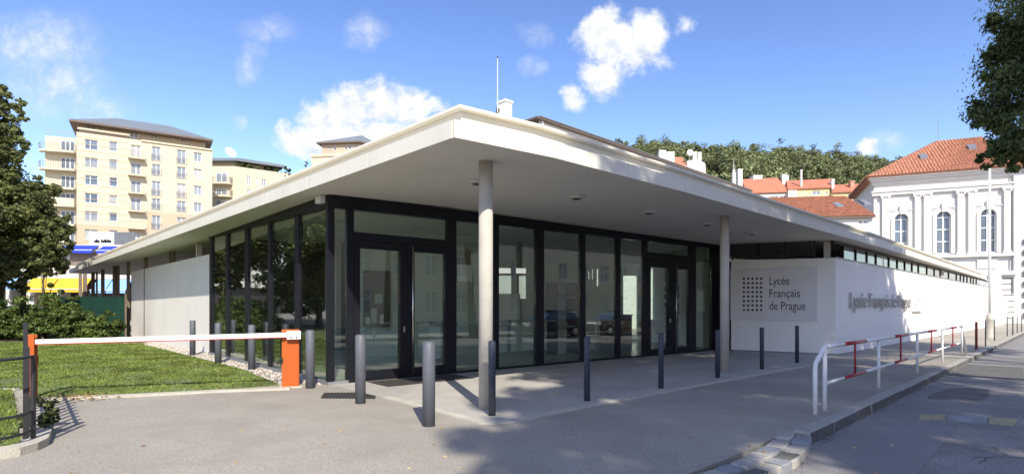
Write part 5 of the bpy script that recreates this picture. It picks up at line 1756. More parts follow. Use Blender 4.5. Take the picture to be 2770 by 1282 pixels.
eb = [ft.pt(-.9, zz, .9), ft.pt(le + .8, zz + .0, .9), ft.pt(le + 4.2, zz, -5.5), ft.pt(-.9, zz, -6.5)]
MB().add(eb + [(p[0], p[1], p[2] + .3) for p in eb], [(3, 2, 1, 0), (0, 1, 5, 4), (1, 2, 6, 5), (2, 3, 7, 6), (3, 0, 4, 7)]).build('eaves', MAT['eave_brown'], apt3)
MB().add([(p[0], p[1], p[2] + .303) for p in eb] + [ft.pt(le * .98, zz + 2.6, -2.8)], [(0, 1, 4), (1, 2, 4), (2, 3, 4), (3, 0, 4)]).build('roof', MAT['zinc_roof'], apt3)
for i, (x, y, r) in enumerate(((828, 445, 6), (783, 473, 5), (772, 478, 4))):
    p = at(x, y, 118)
    make_tree('roof_plant', (p.x, 118, p.z - 3), [(tuple(p), r / F * 118)], 160, .3, .7, 'leaf_dark', ['round potted tree left of the corner block top', 'small dark potted plant on the skyline right of the planted terrace', 'smallest potted plant on the skyline beside the planted terrace'][i], 'plant', trunk_r=.06, limbs=False)
# a terrace that carries those plants
tb = MB(); q = at(800, 500, 118); tb.box(q.x - 5, q.x + 5, 116, 126, 0, at(800, 484, 118).z); tag(tb.build('flat_roofed_block', MAT['flat_cream']), 'flat roofed cream block mostly hidden behind the pavilion roof', 'building')

# --- shop building with awnings
def D1(x, y):
    return x / 3.972, 640 + y / 3.972


fs_ = Fac((at(-900, 800, 57.1).x, 57.1), (1, .03))
shop = empty('shop_building', fs_.pt(10, 0))
tag(shop, 'low cream shopping building with awnings below the apartment block', 'building')
LSH = fs_.px(420)
zs1 = fs_.px(*A1(700, 1075))[1]
zs0 = fs_.px(*D1(700, 330))[1]
ztop_s = fs_.px(*D1(600, 425))[1]
up = [rect(fs_, D1(a_, 0)[0], D1(b_, 0)[0], D1(0, c_)[1], D1(0, d_)[1]) for a_, b_, c_, d_ in ((755, 1060, 95, 330), (1115, 1250, 105, 330), (300, 640, 120, 330))]
fu = Fac(fs_.pt(0, 0, -6)[:2], fs_.d)
mb = MB(); fs_.box(mb, 0, LSH, zs0 + .003, zs1, -16, -4.0); mb.build('upper_storey', MAT['shop_wall'], shop)
for x0, x1, y0, y1 in ((755, 1060, 175, 330), (1115, 1300, 175, 330), (310, 690, 150, 330)):
    r = rect(fs_, D1(x0, 0)[0], D1(x1, 0)[0], D1(0, y0)[1], D1(0, y1)[1], -4)
    mb = MB(); fs_.box(mb, r[0], r[1], r[2], r[3], -3.997, -3.9); mb.build('window', MAT['post_brown'], shop)
mb = MB(); fs_.box(mb, 0, LSH, ztop_s - .3, zs0, -16, 0); mb.build('lower_roof', MAT['shop_wall'], shop)
mb = MB(); fs_.box(mb, .1, LSH - .1, -.3, ztop_s - .303, -16, -1.4); mb.build('shop_front', MAT['shop_dark'], shop)
for x in (25, 82, 300, 340, 630):
    a_ = fs_.px(D1(x, 0)[0]); mb = MB(); fs_.box(mb, a_ - .2, a_ + .2, -.3, ztop_s - .31, -1.39, -.05); mb.build('pillar', MAT['shop_wall'], shop)
for x0, x1 in ((0, 75), (150, 185), (365, 620)):
    r = rect(fs_, D1(x0, 0)[0], D1(x1, 0)[0], D1(0, 600)[1], D1(0, 700)[1], -1.3)
    mb = MB(); fs_.box(mb, r[0], r[1], r[2], r[2] + .25, -1.39, -1.3); mb.build('shelf', MAT['shop_red'], shop)


def awning(x0, x1, y0, y1, o, m, label, out=1.1):
    r = rect(fs_, D1(x0, 0)[0], D1(x1, 0)[0], D1(0, y0)[1], D1(0, y1)[1], o)
    aw = empty('awning', fs_.pt(r[0], r[2], o)); tag(aw, label, 'awning', 'awnings of the shopping building')
    a0, a1, z0, z1 = r
    d_ = .06
    MB().add([fs_.pt(a0, z1, o + .03), fs_.pt(a1, z1, o + .03), fs_.pt(a1, z0 + .3, o + out), fs_.pt(a0, z0 + .3, o + out),
              fs_.pt(a0, z1 - d_, o + .03), fs_.pt(a1, z1 - d_, o + .03), fs_.pt(a1, z0 + .3 - d_, o + out - .02), fs_.pt(a0, z0 + .3 - d_, o + out - .02)],
             [(0, 3, 2, 1), (4, 5, 6, 7), (0, 1, 5, 4), (1, 2, 6, 5), (2, 3, 7, 6), (3, 0, 4, 7)]).build('cloth', MAT[m], aw)
    mb = MB(); fs_.box(mb, a0, a1, z0, z0 + .296, o + out - .03, o + out); mb.build('valance', MAT[m], aw)
    mb = MB(); fs_.box(mb, a0 - .05, a1 + .05, z0 + .298, z0 + .36, o + out - .01, o + out + .06); mb.build('front_bar', MAT['window_white'], aw)


awning(720, 1062, 95, 185, -4, 'awning_blue', 'deep blue awning on the upper storey, nearest the tree')
awning(1112, 1262, 104, 190, -4, 'awning_blue', 'deep blue awning on the upper storey, cut by the pavilion roof')
awning(118, 272, 440, 572, 0, 'awning_sky', 'light blue awning left of the yellow awnings')
awning(345, 628, 445, 600, 0, 'awning_yellow', 'yellow awning behind the slim young tree')
awning(640, 985, 448, 600, 0, 'awning_yellow', 'yellow awning behind the brown posts')
awning(1050, 1205, 460, 610, 0, 'awning_sky', 'light blue awning seen between the brown posts')
awning(1215, 1420, 462, 610, 0, 'awning_sky', 'light blue awning next to the grey side wall')
for (x0, x1, y0, y1, m, nm, lb) in ((575, 735, 1020, 1065, 'window_white', 'roof_sign', 'white rooftop sign with illegible dark lettering'), (735, 870, 1020, 1068, 'slate_grey', 'roof_panel', 'dark slatted equipment screen on the shop roof')):
    (xa, ya), (xb, yb) = A1(x0, y0), A1(x1, y1)
    r = rect(fs_, xa, xb, ya, yb, -4.5)
    o = empty(nm, fs_.pt(r[0], zs1, -4.5)); tag(o, lb, 'sign' if m == 'window_white' else 'screen')
    mb = MB(); fs_.box(mb, r[0], r[1], zs1 + .003, r[3], -4.6, -4.5); mb.build('board', MAT[m], o)
    if m == 'window_white':
        for k in range(9):
            a_ = r[0] + (r[1] - r[0]) * (.2 + .065 * k + (.08 if k > 2 else 0)); h_ = (r[3] - zs1)
            mb = MB(); fs_.box(mb, a_, a_ + .16 + .05 * (k % 3), zs1 + h_ * .18, zs1 + h_ * (.38 + .07 * (k % 2)), -4.497, -4.48); mb.build('mark', MAT['letter_black'], o)
    else:
        for k in range(14):
            a_ = r[0] + (r[1] - r[0]) * (k + .5) / 14
            mb = MB(); fs_.box(mb, a_ - .05, a_ + .05, zs1 + .01, r[3] - .02, -4.498, -4.45); mb.build('slat', MAT['slate_grey'], o)

# --- school hall behind the pavilion (dark eave, row of slot vents)
fg = Fac((-16.8, 17.2), (.715, .699))
hall = empty('school_hall', fg.pt(45, 0))
tag(hall, 'pale school hall with dark eave and slot vents behind the pavilion roof', 'building')
g0, g1 = fg.px(1458), fg.px(2024)
zg = fg.px(1489, 331)[1] - .16
vents = [(1676, 1720, 398, 412), (1751.5, 1785, 423, 434), (1816, 1848, 444, 455), (1877, 1902, 461, 474), (1928, 1952.5, 477, 491), (1977, 2001, 495, 505)]
vh = []
for x0, x1, y0, y1 in vents:
    a0, za = fg.px(x0, (y0 + y1) / 2 - 3); a1, zb_ = fg.px(x1, (y0 + y1) / 2 + 3)
    zc = zg - 1.25
    vh.append([a0, a1, zc - .17, zc + .17])
low = []
for k in range(9):
    a_ = g0 + 3 + k * 4.2
    low.append([a_, a_ + 1.0, .9, 3.4])
mb = MB(); fg.wall(mb, g0, g1, -.8, zg, vh + low, .35); mb.build('wall', MAT['white_render'], hall)
mb = MB(); fg.box(mb, g0, g1, -.8, zg - .01, -12, -.4); mb.build('core', MAT['grey_render'], hall)
for h in vh:
    n_ = 9
    for k in range(n_):
        a_ = h[0] + (h[1] - h[0]) * (k + .5) / n_
        piece('vent_bar', fg, a_ - .1, a_ + .1, h[2], h[3], -.2, -.1, 'white_render', parent=hall)
for h in low:
    window(fg, *h, hall, .2, (.5,), (.35, .7), 'window_glass', .08)
mb = MB(); fg.box(mb, g0 - .5, g1 + .25, zg + .003, zg + .12, -13, .35); mb.build('eave', MAT['eave_brown'], hall)
mb = MB(); fg.box(mb, g0 - .3, g1 + .1, zg + .123, zg + .17, -13, .40); mb.build('gutter', MAT['grey_frame'], hall)
for a_ in (g0 + .2,):
    mb = MB(); mb.tube([fg.pt(a_, zg - 2, .12), fg.pt(a_, zg + .1, .12)], .07, 8); mb.build('downpipe', MAT['white_paint'], hall)

# --- the hill with its wood
hx = np.linspace(-60, 420, 34); hy = np.array([95, 120, 150, 190, 235, 270, 310, 350, 400, 470, 600])
prof = np.array([-1, 8, 22, 38, 50, 60, 76, 92, 100, 104, 100])


def hill_z(x, y):
    b = np.interp(y, hy, prof)
    u_ = x / max(y, 1)
    fall = 1.0 - .13 * max(0, min(1, (u_ - .42) / .35)) + .02 * math.sin(x * .03)
    side = max(0, min(1, (u_ + .05) / .18))
    return -1 + (b + 1) * fall * (side if y > 110 else side)


mb = MB()
for j in range(len(hy)):
    for i in range(len(hx)):
        xx = hx[i] * hy[j] / 350
        mb.v.append((xx, hy[j], hill_z(xx, hy[j])))
for j in range(len(hy) - 1):
    for i in range(len(hx) - 1):
        k = j * len(hx) + i
        mb.f.append((k, k + 1, k + 1 + len(hx), k + len(hx)))
tag(mb.build('hill', MAT['hill_soil'], base=(150, 300, 0), smooth=True), kind='structure')
Vs = []
for i in range(760):
    y = random.uniform(215, 380)
    u_ = random.uniform(.12, .80)
    x = u_ * y
    z = hill_z(x, y)
    r = random.uniform(3.4, 8.6)
    nbl = 3
    C = [(x + random.uniform(-.5, .5) * r, y + random.uniform(-.5, .5) * r, z + r * (.5 + random.uniform(.25, .45) * k) + 1) for k in range(nbl)]
    Rr = [(r * (.85 - .16 * k), r * (.85 - .16 * k), r * (.8 - .12 * k)) for k in range(nbl)]
    Vs.append(leaf_quads(C, Rr, 600, .95, .8, shell=.5, sub=.55))
o = quads_object('wood', np.concatenate(Vs), MAT['leaf_hill'], base=(150, 300, 60))
tag(o, 'dense green wood covering the hill behind the town', 'wood', kind='stuff')

# --- houses with red roofs below the wood
def C5(x, y):
    return 1950 + x / 5.152, 450 + y / 5.152


def slope_roof(mb, p, t=.25):
    """p: eaveL, eaveR, ridgeR, ridgeL (3D) as a slab of thickness t"""
    P = [Vector(q) for q in p]
    n = (P[1] - P[0]).cross(P[3] - P[0]).normalized()
    if n.z < 0:
        n = -n
    mb.add([tuple(q - n * t) for q in P] + [tuple(q) for q in P], [(3, 2, 1, 0), (4, 5, 6, 7), (0, 1, 5, 4), (1, 2, 6, 5), (2, 3, 7, 6), (3, 0, 4, 7)])


def house(name, label, Y, ex0, ey0, ex1, ey1, rx0, ry0, rx1, ry1, wallm, depth, wins_, dy=-.2, glassm='window_blind'):
    eL, eR = at(ex0, ey0, Y), at(ex1, ey1, Y + dy * 10)
    ez = (eL.z + eR.z) / 2
    f = Fac((eL.x, eL.y), (eR.x - eL.x, eR.y - eL.y)); Lh = (Vector((eR.x, eR.y)) - Vector((eL.x, eL.y))).length
    h = empty(name, f.pt(Lh / 2, hill_z(eL.x, Y)))
    tag(h, label, 'house', 'red roofed houses below the wood')
    rects = [rect(f, C5(a_, 0)[0], C5(b_, 0)[0], C5(0, c_)[1], C5(0, d_)[1]) for a_, b_, c_, d_ in wins_]
    rects = [r for r in rects if r[0] > .05 and r[1] < Lh - .05 and r[3] < ez - .1]
    mb = MB(); f.wall(mb, 0, Lh, ez - 14, ez, rects, .25, depth * 1.9); mb.build('wall', MAT[wallm], h)
    for r in rects:
        window(f, *r, h, .2, (.33, .66) if r[1] - r[0] > 2 else (.5,), (), glassm, .1)
    ry = (ry0 + ry1) / 2
    rz = EYE + (CY - ry) / F * (Y + depth)
    a0, a1 = f.px(rx0, o=-depth), f.px(rx1, o=-depth)
    mb = MB()
    slope_roof(mb, [f.pt(-.4, ez - .05, .5), f.pt(Lh + .3, ez - .05, .5), f.pt(a1, rz, -depth), f.pt(a0, rz, -depth)])
    slope_roof(mb, [f.pt(Lh + .3, ez - .05, -2 * depth), f.pt(-.4, ez - .05, -2 * depth), f.pt(a0, rz, -depth), f.pt(a1, rz, -depth)])
    mb.add([f.pt(0, ez - .3, 0), f.pt(0, ez - .3, -2 * depth), f.pt(a0, rz - .3, -depth)], [(0, 1, 2)])
    mb.add([f.pt(Lh, ez - .3, 0), f.pt(Lh, ez - .3, -2 * depth), f.pt(a1, rz - .3, -depth)], [(0, 2, 1)])
    rf = mb.build('roof', MAT['roof_red'], h)
    nrow = 11
    for k in range(1, nrow):
        t = k / nrow
        pa_, pb3 = Vector(f.pt(-.4, ez - .05, .5)).lerp(Vector(f.pt(a0, rz, -depth)), t), Vector(f.pt(Lh + .3, ez - .05, .5)).lerp(Vector(f.pt(a1, rz, -depth)), t)
        mb = MB(); mb.tube([pa_, pb3], .05, 4); mb.build('tile_course', MAT['roof_red'], rf)
    return h, f, ez, rz


def chimney(h, x0, x1, y0, y1, Y, m):
    p, q = at(x0, y0, Y), at(x1, y1, Y)
    w = q.x - p.x
    MB().box(p.x, q.x, Y - w / 2, Y + w / 2, q.z - 1.5, p.z - .2).build('chimney', MAT[m], h)
    MB().box(p.x - .08, q.x + .08, Y - w / 2 - .08, Y + w / 2 + .08, p.z - .197, p.z).build('chimney_cap', MAT[m], h)


h1, *_ = house('town_house', 'white house with a plain red roof, nearest the school hall eave', 150, *C5(380, 352), *C5(938, 382), *C5(290, 165), *C5(788, 197), 'stucco_white', 7, [(680, 800, 412, 500), (820, 925, 415, 500)])
chimney(h1, *[C5(a_, 0)[0] for a_ in (230, 290)], *[C5(0, b_)[1] for b_ in (45, 205)], 152, 'stucco_white')
chimney(h1, *[C5(a_, 0)[0] for a_ in (428, 552)], *[C5(0, b_)[1] for b_ in (138, 185)], 157, 'stucco_white')
chimney(h1, *[C5(a_, 0)[0] for a_ in (845, 895)], *[C5(0, b_)[1] for b_ in (118, 250)], 154, 'stucco_white')
chimney(h1, *[C5(a_, 0)[0] for a_ in (905, 940)], *[C5(0, b_)[1] for b_ in (128, 200)], 155, 'stucco_white')
h2, f_h2, *_ = house('town_house', 'yellow house with a terrace ledge under its red roof', 148, *C5(945, 285), *C5(1515, 328), *C5(915, 178), *C5(1575, 228), 'stucco_yellow', 6, [(1075, 1165, 315, 378), (1275, 1385, 342, 398), (1450, 1490, 352, 402)])
r = rect(f_h2, C5(1065, 0)[0], C5(1480, 0)[0], C5(0, 385)[1], C5(0, 430)[1], 1.2)
piece('terrace_ledge', f_h2, r[0], r[1], r[2] - .2, r[2] + .25, .01, 1.3, 'flat_darker', parent=h2)
r = rect(f_h2, C5(940, 0)[0], C5(1062, 0)[0], C5(0, 335)[1], C5(0, 480)[1], 1.4)
piece('fire_wall', f_h2, r[0], r[1], r[2] - 8, r[3], .01, 1.4, 'stucco_white', parent=h2)
chimney(h2, *[C5(a_, 0)[0] for a_ in (1108, 1130)], *[C5(0, b_)[1] for b_ in (50, 260)], 148.2, 'stucco_white')
chimney(h2, *[C5(a_, 0)[0] for a_ in (1535, 1572)], *[C5(0, b_)[1] for b_ in (180, 300)], 147, 'stucco_white')
h3, *_ = house('town_house', 'yellow house with a brick chimney, nearest the white baroque building', 144, *C5(1560, 332), *C5(2110, 375), *C5(1585, 240), *C5(2015, 288), 'stucco_yellow', 6, [(1660, 1722, 360, 402), (1770, 1868, 378, 432), (1975, 2060, 388, 412)])
chimney(h3, *[C5(a_, 0)[0] for a_ in (1792, 1845)], *[C5(0, b_)[1] for b_ in (205, 320)], 146, 'brick_chimney')
chimney(h3, *[C5(a_, 0)[0] for a_ in (2005, 2030)], *[C5(0, b_)[1] for b_ in (255, 340)], 146, 'stucco_white')
# chimneys and dish of houses farther left, above the hall eave
def C4(x, y):
    return 1500 + x / 5.152, 300 + y / 5.152


h4 = empty('town_house', (at(1840, 440, 170).x, 172, 20)); tag(h4, 'white gabled house with chimneys and a dish behind the hall eave', 'house', 'red roofed houses below the wood')
p, q = at(*C4(1850, 720), 170), at(*C4(2105, 720), 170)
MB().box(p.x - 9, q.x, 170, 182, 20, at(*C4(2000, 770), 170).z).build('wall', MAT['stucco_white'], h4)
zgab = at(*C4(2000, 770), 170).z
mb = MB(); mb.add([(p.x, 169.9, zgab), (q.x, 169.9, zgab), (q.x - .3, 169.9, at(0, C4(0, 725)[1], 170).z), ((p.x + q.x) / 2, 169.9, at(0, C4(0, 675)[1], 170).z), (p.x, 169.9, at(0, C4(0, 700)[1], 170).z),
                   (p.x, 178, zgab), (q.x, 178, zgab), (q.x - .3, 178, at(0, C4(0, 725)[1], 170).z), ((p.x + q.x) / 2, 178, at(0, C4(0, 675)[1], 170).z), (p.x, 178, at(0, C4(0, 700)[1], 170).z)],
                  [(0, 1, 2, 3, 4), (9, 8, 7, 6, 5), (1, 6, 7, 2), (2, 7, 8, 3), (3, 8, 9, 4), (4, 9, 5, 0)]); mb.build('gable', MAT['stucco_white'], h4)
mb = MB(); slope_roof(mb, [(p.x - 9, 169.5, zgab - .5), (p.x, 169.5, zgab - .5), (p.x, 175, at(0, C4(0, 645)[1], 175).z), (p.x - 9, 175, at(0, C4(0, 640)[1], 175).z)]); mb.build('roof', MAT['roof_red'], h4)
for x0, x1, y0, y1 in ((1925, 1975, 580, 680), (1990, 2040, 583, 690), (1450, 1540, 560, 640), (1545, 1655, 585, 660)):
    chimney(h4, C4(x0, 0)[0], C4(x1, 0)[0], C4(0, y0)[1], C4(0, y1)[1], 171, 'stucco_white')
dq = at(*C4(1885, 585), 170)
mb = MB(); mb.lathe((0, 0, 0), [(.05, 0), (.6, .08), (.95, .25)], 16)
mb.v = [(dq.x + x, dq.y - z, dq.z + y) for x, y, z in mb.v]
mb.tube([(dq.x, dq.y, dq.z), (dq.x, dq.y + .6, dq.z - 2.5)], .08, 6)
mb.build('dish', MAT['window_white'], h4, smooth=True)
for i, (x, y0, y1, Y) in enumerate(((1985, 428, 468, 150),)):
    a_, b_ = at(x, y0, Y), at(x, y1 + 6, Y)
    o = empty('church_spire', (b_.x, Y, b_.z)); tag(o, 'thin pale spire standing before the wood', 'spire')
    MB().lathe((b_.x, Y, b_.z - 6), [(.55, 0), (.55, 6.4), (.35, 6.8), (.45, 7.1), (.1, 7.6), (.03, a_.z - b_.z + 6)], 10).build('shaft', MAT['stucco_white'], o)

# --- tiled roofs: courses of barrel tiles as real relief
def tiles(name, eL, eR, rR, rL, width, rows, m, parent):
    eL, eR, rR, rL = [Vector(p) for p in (eL, eR, rR, rL)]
    n = (eR - eL).cross(rL - eL).normalized()
    if n.z < 0:
        n = -n
    mb = MB()
    for j in range(rows):
        t0, t1 = j / rows, (j + 1) / rows
        a0, a1 = eL.lerp(rL, t0), eR.lerp(rR, t0)
        b0, b1 = eL.lerp(rL, t1), eR.lerp(rR, t1)
        k = max(1, int(round(((a1 - a0).length + (b1 - b0).length) / 2 / width)))
        hgt = width * .30
        for i in range(k):
            vs_ = []
            for (p, q, lift) in ((a0, a1, .09), (b0, b1, .0)):
                for s_ in range(5):
                    u_ = (i + s_ / 4) / k
                    vs_.append(p.lerp(q, u_) + n * (lift + hgt * math.sin(math.pi * s_ / 4)))
            mb.add(vs_, [(s_, s_ + 1, s_ + 6, s_ + 5) for s_ in range(4)] )
            mb.add([vs_[0] - n * .09, *vs_[0:5], vs_[4] - n * .09], [(0, 6, 5, 4, 3, 2, 1)])
    o = mb.build(name, m, parent)
    o['kind'] = 'stuff'
    return o


# --- wing with brown tiled roof
fw_ = Fac((at(2040, 600, 66).x, 66.0), (.985, -.12))
wing = empty('tiled_wing', fw_.pt(6, 0)); tag(wing, 'low white wing with a brown tiled roof and skylights beside the baroque building', 'building')
LWG = fw_.px(2363)
zew = fw_.px(2300, 586)[1]
wr = rect(fw_, C5(1915, 0)[0], C5(2060, 0)[0], C5(0, 742)[1], C5(0, 808)[1])
mb = MB(); fw_.wall(mb, 0, LWG, -1, zew, [wr], .25, 14); mb.build('wall', MAT['stucco_white'], wing)
window(fw_, *wr, wing, .2, (.5,), (), 'window_blind', .12)
zrw = EYE + (CY - 538) / F * 73
MB().add([fw_.pt(-1, zew - .05, .4), fw_.pt(LWG, zew - .05, .4), fw_.pt(LWG, zrw - .15, -7), fw_.pt(-1, zrw - .15, -7), fw_.pt(-1, zew - .05, -14), fw_.pt(LWG, zew - .05, -14)], [(0, 1, 2, 3), (3, 2, 5, 4), (0, 3, 4), (1, 5, 2)]).build('roof', MAT['tile_brown'], wing)
tiles('roof_tiles', fw_.pt(-1, zew, .45), fw_.pt(LWG, zew, .45), fw_.pt(LWG, zrw, -7), fw_.pt(-1, zrw, -7), .34, 20, MAT['tile_brown'], wing)
mb = MB(); fw_.box(mb, -1, LWG, zew - .22, zew - .07, .3, .5); mb.build('gutter', MAT['eave_brown'], wing)
for x0, x1, y0, y1 in ((1575, 1690, 560, 612), (2005, 2105, 522, 580)):
    sx0, sx1 = fw_.px(C5(x0, 0)[0], o=-3.3), fw_.px(C5(x1, 0)[0], o=-3.3)
    t0, t1 = (.40, .60) if x0 < 1800 else (.52, .74)
    def rpnt(a, t, up):
        return fw_.pt(a, zew + (zrw - zew) * t + up, .45 - 7.45 * t)
    for nm, ins, up, m in (('skylight', 0, .16, 'slate_grey'), ('skylight_pane', .12, .21, 'window_blind')):
        q = [(sx0 + ins, t0 + ins * .05), (sx1 - ins, t0 + ins * .05), (sx1 - ins, t1 - ins * .05), (sx0 + ins, t1 - ins * .05)]
        MB().hexa([rpnt(a, t, -.05) for a, t in q] + [rpnt(a, t, up) for a, t in q]).build(nm, MAT[m], wing)

# --- white baroque building
def D4(x, y=0):
    return 2340 + x / 2.979, 360 + y / 2.979


BL, BR = at(2363.5, 600, 72), at(2739.5, 600, 66.4)
fq = Fac((BL.x, BL.y), (BR.x - BL.x, BR.y - BL.y)); LQ = fq.px(2739.5)
bq = empty('baroque_building', fq.pt(LQ / 2, -.5)); tag(bq, 'white baroque building with tall arched windows and orange tiled roof', 'building')
zq = fq.px(*D4(600, 322))[1]


def zq_(x, y):
    return fq.px(*D4(x, y))[1]


aw = []
for (x0, x1, yt) in ((238, 348, 645), (575, 692, 630), (930, 1058, 612)):
    a0, a1 = fq.px(D4(x0)[0]), fq.px(D4(x1)[0])
    zt = zq_(634, 630); zb_ = zq_(634, 970)
    aw.append([a0, a1, zb_, zt])
mb = MB(); fq.wall(mb, 0, LQ, -.6, zq, aw, .45); mb.build('wall', MAT['stucco_white'], bq)
mb = MB(); fq.box(mb, 0.01, LQ - .01, -.6, zq - .02, -16, -.5); mb.build('core', MAT['stucco_white'], bq)
for a0, a1, z0, z1 in aw:
    r = (a1 - a0) / 2; cc = (a0 + a1) / 2; zc = z1 - r
    # spandrels above the arch
    for sg in (-1, 1):
        vs_ = [fq.pt(cc + sg * r, z1, .0)]
        nk = 8
        for k in range(nk + 1):
            t = math.pi / 2 * k / nk
            vs_.append(fq.pt(cc + sg * r * math.cos(t), zc + r * math.sin(t), .0))
        vb = [(p[0] - fq.n.x * .45, p[1] - fq.n.y * .45, p[2]) for p in vs_]
        m_ = len(vs_)
        MB().add(vs_ + vb, [tuple(range(m_)) if sg > 0 else tuple(reversed(range(m_)))] + [(k, k + 1, m_ + k + 1, m_ + k) for k in range(1, m_ - 1)]).build('arch_spandrel', MAT['stucco_white'], bq)
    w = MB(); fq.box(w, a0, a1, z0, z1 - .02, -.44, -.42); wn = w.build('window', MAT['window_glass'], bq)
    fmb = MB()
    fq.box(fmb, cc - .075, cc + .075, z0, z1, -.42, -.32)
    zz = [zc - (zc - z0) * k / 3.0 for k in range(4)]
    for z_ in zz[:-1]:
        fq.box(fmb, a0, a1, z_ - .06, z_ + .06, -.42, -.33)
    fq.box(fmb, a0, a0 + .1, z0, zc, -.42, -.30); fq.box(fmb, a1 - .1, a1, z0, zc, -.42, -.30); fq.box(fmb, a0, a1, z0, z0 + .1, -.42, -.30)
    fmb.build('window_frame', MAT['window_white'], wn)
    # raised arch surround
    sm = MB(); pts = [(cc - r - .0, z0)] + [(cc - r * math.cos(math.pi * k / 14), zc + r * math.sin(math.pi * k / 14)) for k in range(15)] + [(cc + r, z0)]
    outp = [(cc - r - .38, z0)] + [(cc - (r + .38) * math.cos(math.pi * k / 14), zc + (r + .38) * math.sin(math.pi * k / 14)) for k in range(15)] + [(cc + r + .38, z0)]
    for k in range(len(pts) - 1):
        i0, i1, o0, o1 = pts[k], pts[k + 1], outp[k], outp[k + 1]
        sm.hexa([fq.pt(*i0, .005), fq.pt(*i1, .005), fq.pt(*o1, .005), fq.pt(*o0, .005), fq.pt(*i0, .16), fq.pt(*i1, .16), fq.pt(*o1, .14), fq.pt(*o0, .14)])
    sm.build('arch_surround', MAT['stucco_white'], bq)
    mb = MB(); fq.box(mb, cc - .22, cc + .22, z1 - .1, z1 + 1.0, .0, .26); mb.build('keystone', MAT['stucco_white'], bq)
    for sg in (-1, 1):
        for k in range(4):
            mb = MB(); c_ = cc + sg * (.75 + .26 * k); mb.lathe((0, 0, 0), [(.14, -.04), (.12, .05), (.03, .1)], 8)
            mb.v = [fq.pt(c_ + x, z1 + .45 - .05 * k + y, .04 + z) for x, y, z in mb.v]; mb.build('stucco_leaf', MAT['stucco_white'], bq)
pil_b, pil_t = zq_(600, 985), zq_(600, 512)
for x0, x1 in ((135, 187), (397, 443), (470, 523), (740, 795), (827, 882), (1115, 1165)):
    a0, a1 = fq.px(D4(x0)[0]), fq.px(D4(x1)[0])
    mb = MB(); fq.box(mb, a0, a1, pil_b + .3, pil_t, .003, .30); pl = mb.build('pilaster', MAT['stucco_white'], bq)
    mb = MB(); fq.box(mb, a0 - .12, a1 + .12, pil_b, pil_b + .297, .003, .40); mb.build('pilaster_base', MAT['stucco_white'], pl)
    mb = MB(); fq.box(mb, a0 - .10, a1 + .10, pil_t + .003, pil_t + .2, .003, .34)
    fq.box(mb, a0 - .22, a1 + .22, pil_t + .42, pil_t + .55, .003, .44)
    for sg in (-1, 1):
        c_ = (a0 + a1) / 2 + sg * ((a1 - a0) / 2 + .02)
        mb.tube([fq.pt(c_, pil_t + .32, .1), fq.pt(c_, pil_t + .32, .42)], .17, 10)
    for k in range(3):
        c_ = a0 + (a1 - a0) * (k + .5) / 3
        mb.tube([fq.pt(c_, pil_t + .22, .3), fq.pt(c_, pil_t + .4, .42)], .1, 6)
    mb.build('capital', MAT['stucco_white'], pl)
for nm, za, zb_, o_ in (('architrave', pil_t + .56, pil_t + .95, .34), ('architrave', pil_t + .953, pil_t + 1.15, .48), ('frieze_moulding', pil_t + 1.9, pil_t + 2.05, .2), ('cornice', zq - .95, zq - .6, .35), ('cornice', zq - .597, zq - .3, .65), ('cornice', zq - .297, zq - .02, .95),
                        ('string_course', pil_b - .32, pil_b - .003, .5), ('string_course', zq_(1100, 1145), zq_(1100, 1112), .7), ('string_course', zq_(1100, 1165), zq_(1100, 1147), .4)):
    mb = MB(); fq.box(mb, -o_ * .7, LQ + o_ * .3, za, zb_, .004, o_); mb.build(nm, MAT['stucco_white'], bq)
for x0, x1 in ((240, 360), (560, 700), (900, 1060)):
    mb = MB(); a0, a1 = fq.px(D4(x0)[0]), fq.px(D4(x1)[0]); za, zb_ = zq_(900, 1090), zq_(900, 1020)
    fq.box(mb, a0, a1, za, zb_, .004, .16); mb.build('apron_panel', MAT['stucco_white'], bq)
# rusticated ground floor
zrs = zq_(1100, 1170)
k = 0
while zrs > -.4:
    mb = MB(); fq.box(mb, -.1, LQ + .1, zrs - .62, zrs - .06, .004, .22); mb.build('rustication_course', MAT['stucco_white'], bq); zrs -= .68
# right corner strip with dark quoins, second facade turning away
a0 = LQ + .02
mb = MB(); fq.box(mb, a0, a0 + 1.1, -.6, zq - .02, -3, .25); mb.build('corner_pier', MAT['stucco_white'], bq)
mb = MB(); fq.box(mb, a0 + 1.12, a0 + 9, -.6, zq - .5, -6, -.6); mb.build('side_range', MAT['stucco_white'], bq)
z_ = -.5; k = 0
while z_ < 9.5:
    mb = MB(); fq.box(mb, a0 + 1.11 - (.25 if k % 2 else 0), a0 + 2.1 + (.3 if k % 2 else 0), z_, z_ + .56, -.59, .42 + .06 * (k % 2)); mb.build('quoin', MAT['quoin_dark'], bq)
    z_ += .62; k += 1
mb = MB(); mb.tube([fq.pt(LQ - .1, 3, .3), fq.pt(LQ - .1, zq - 1, .3)], .07, 8); mb.build('downpipe', MAT['grey_frame'], bq)
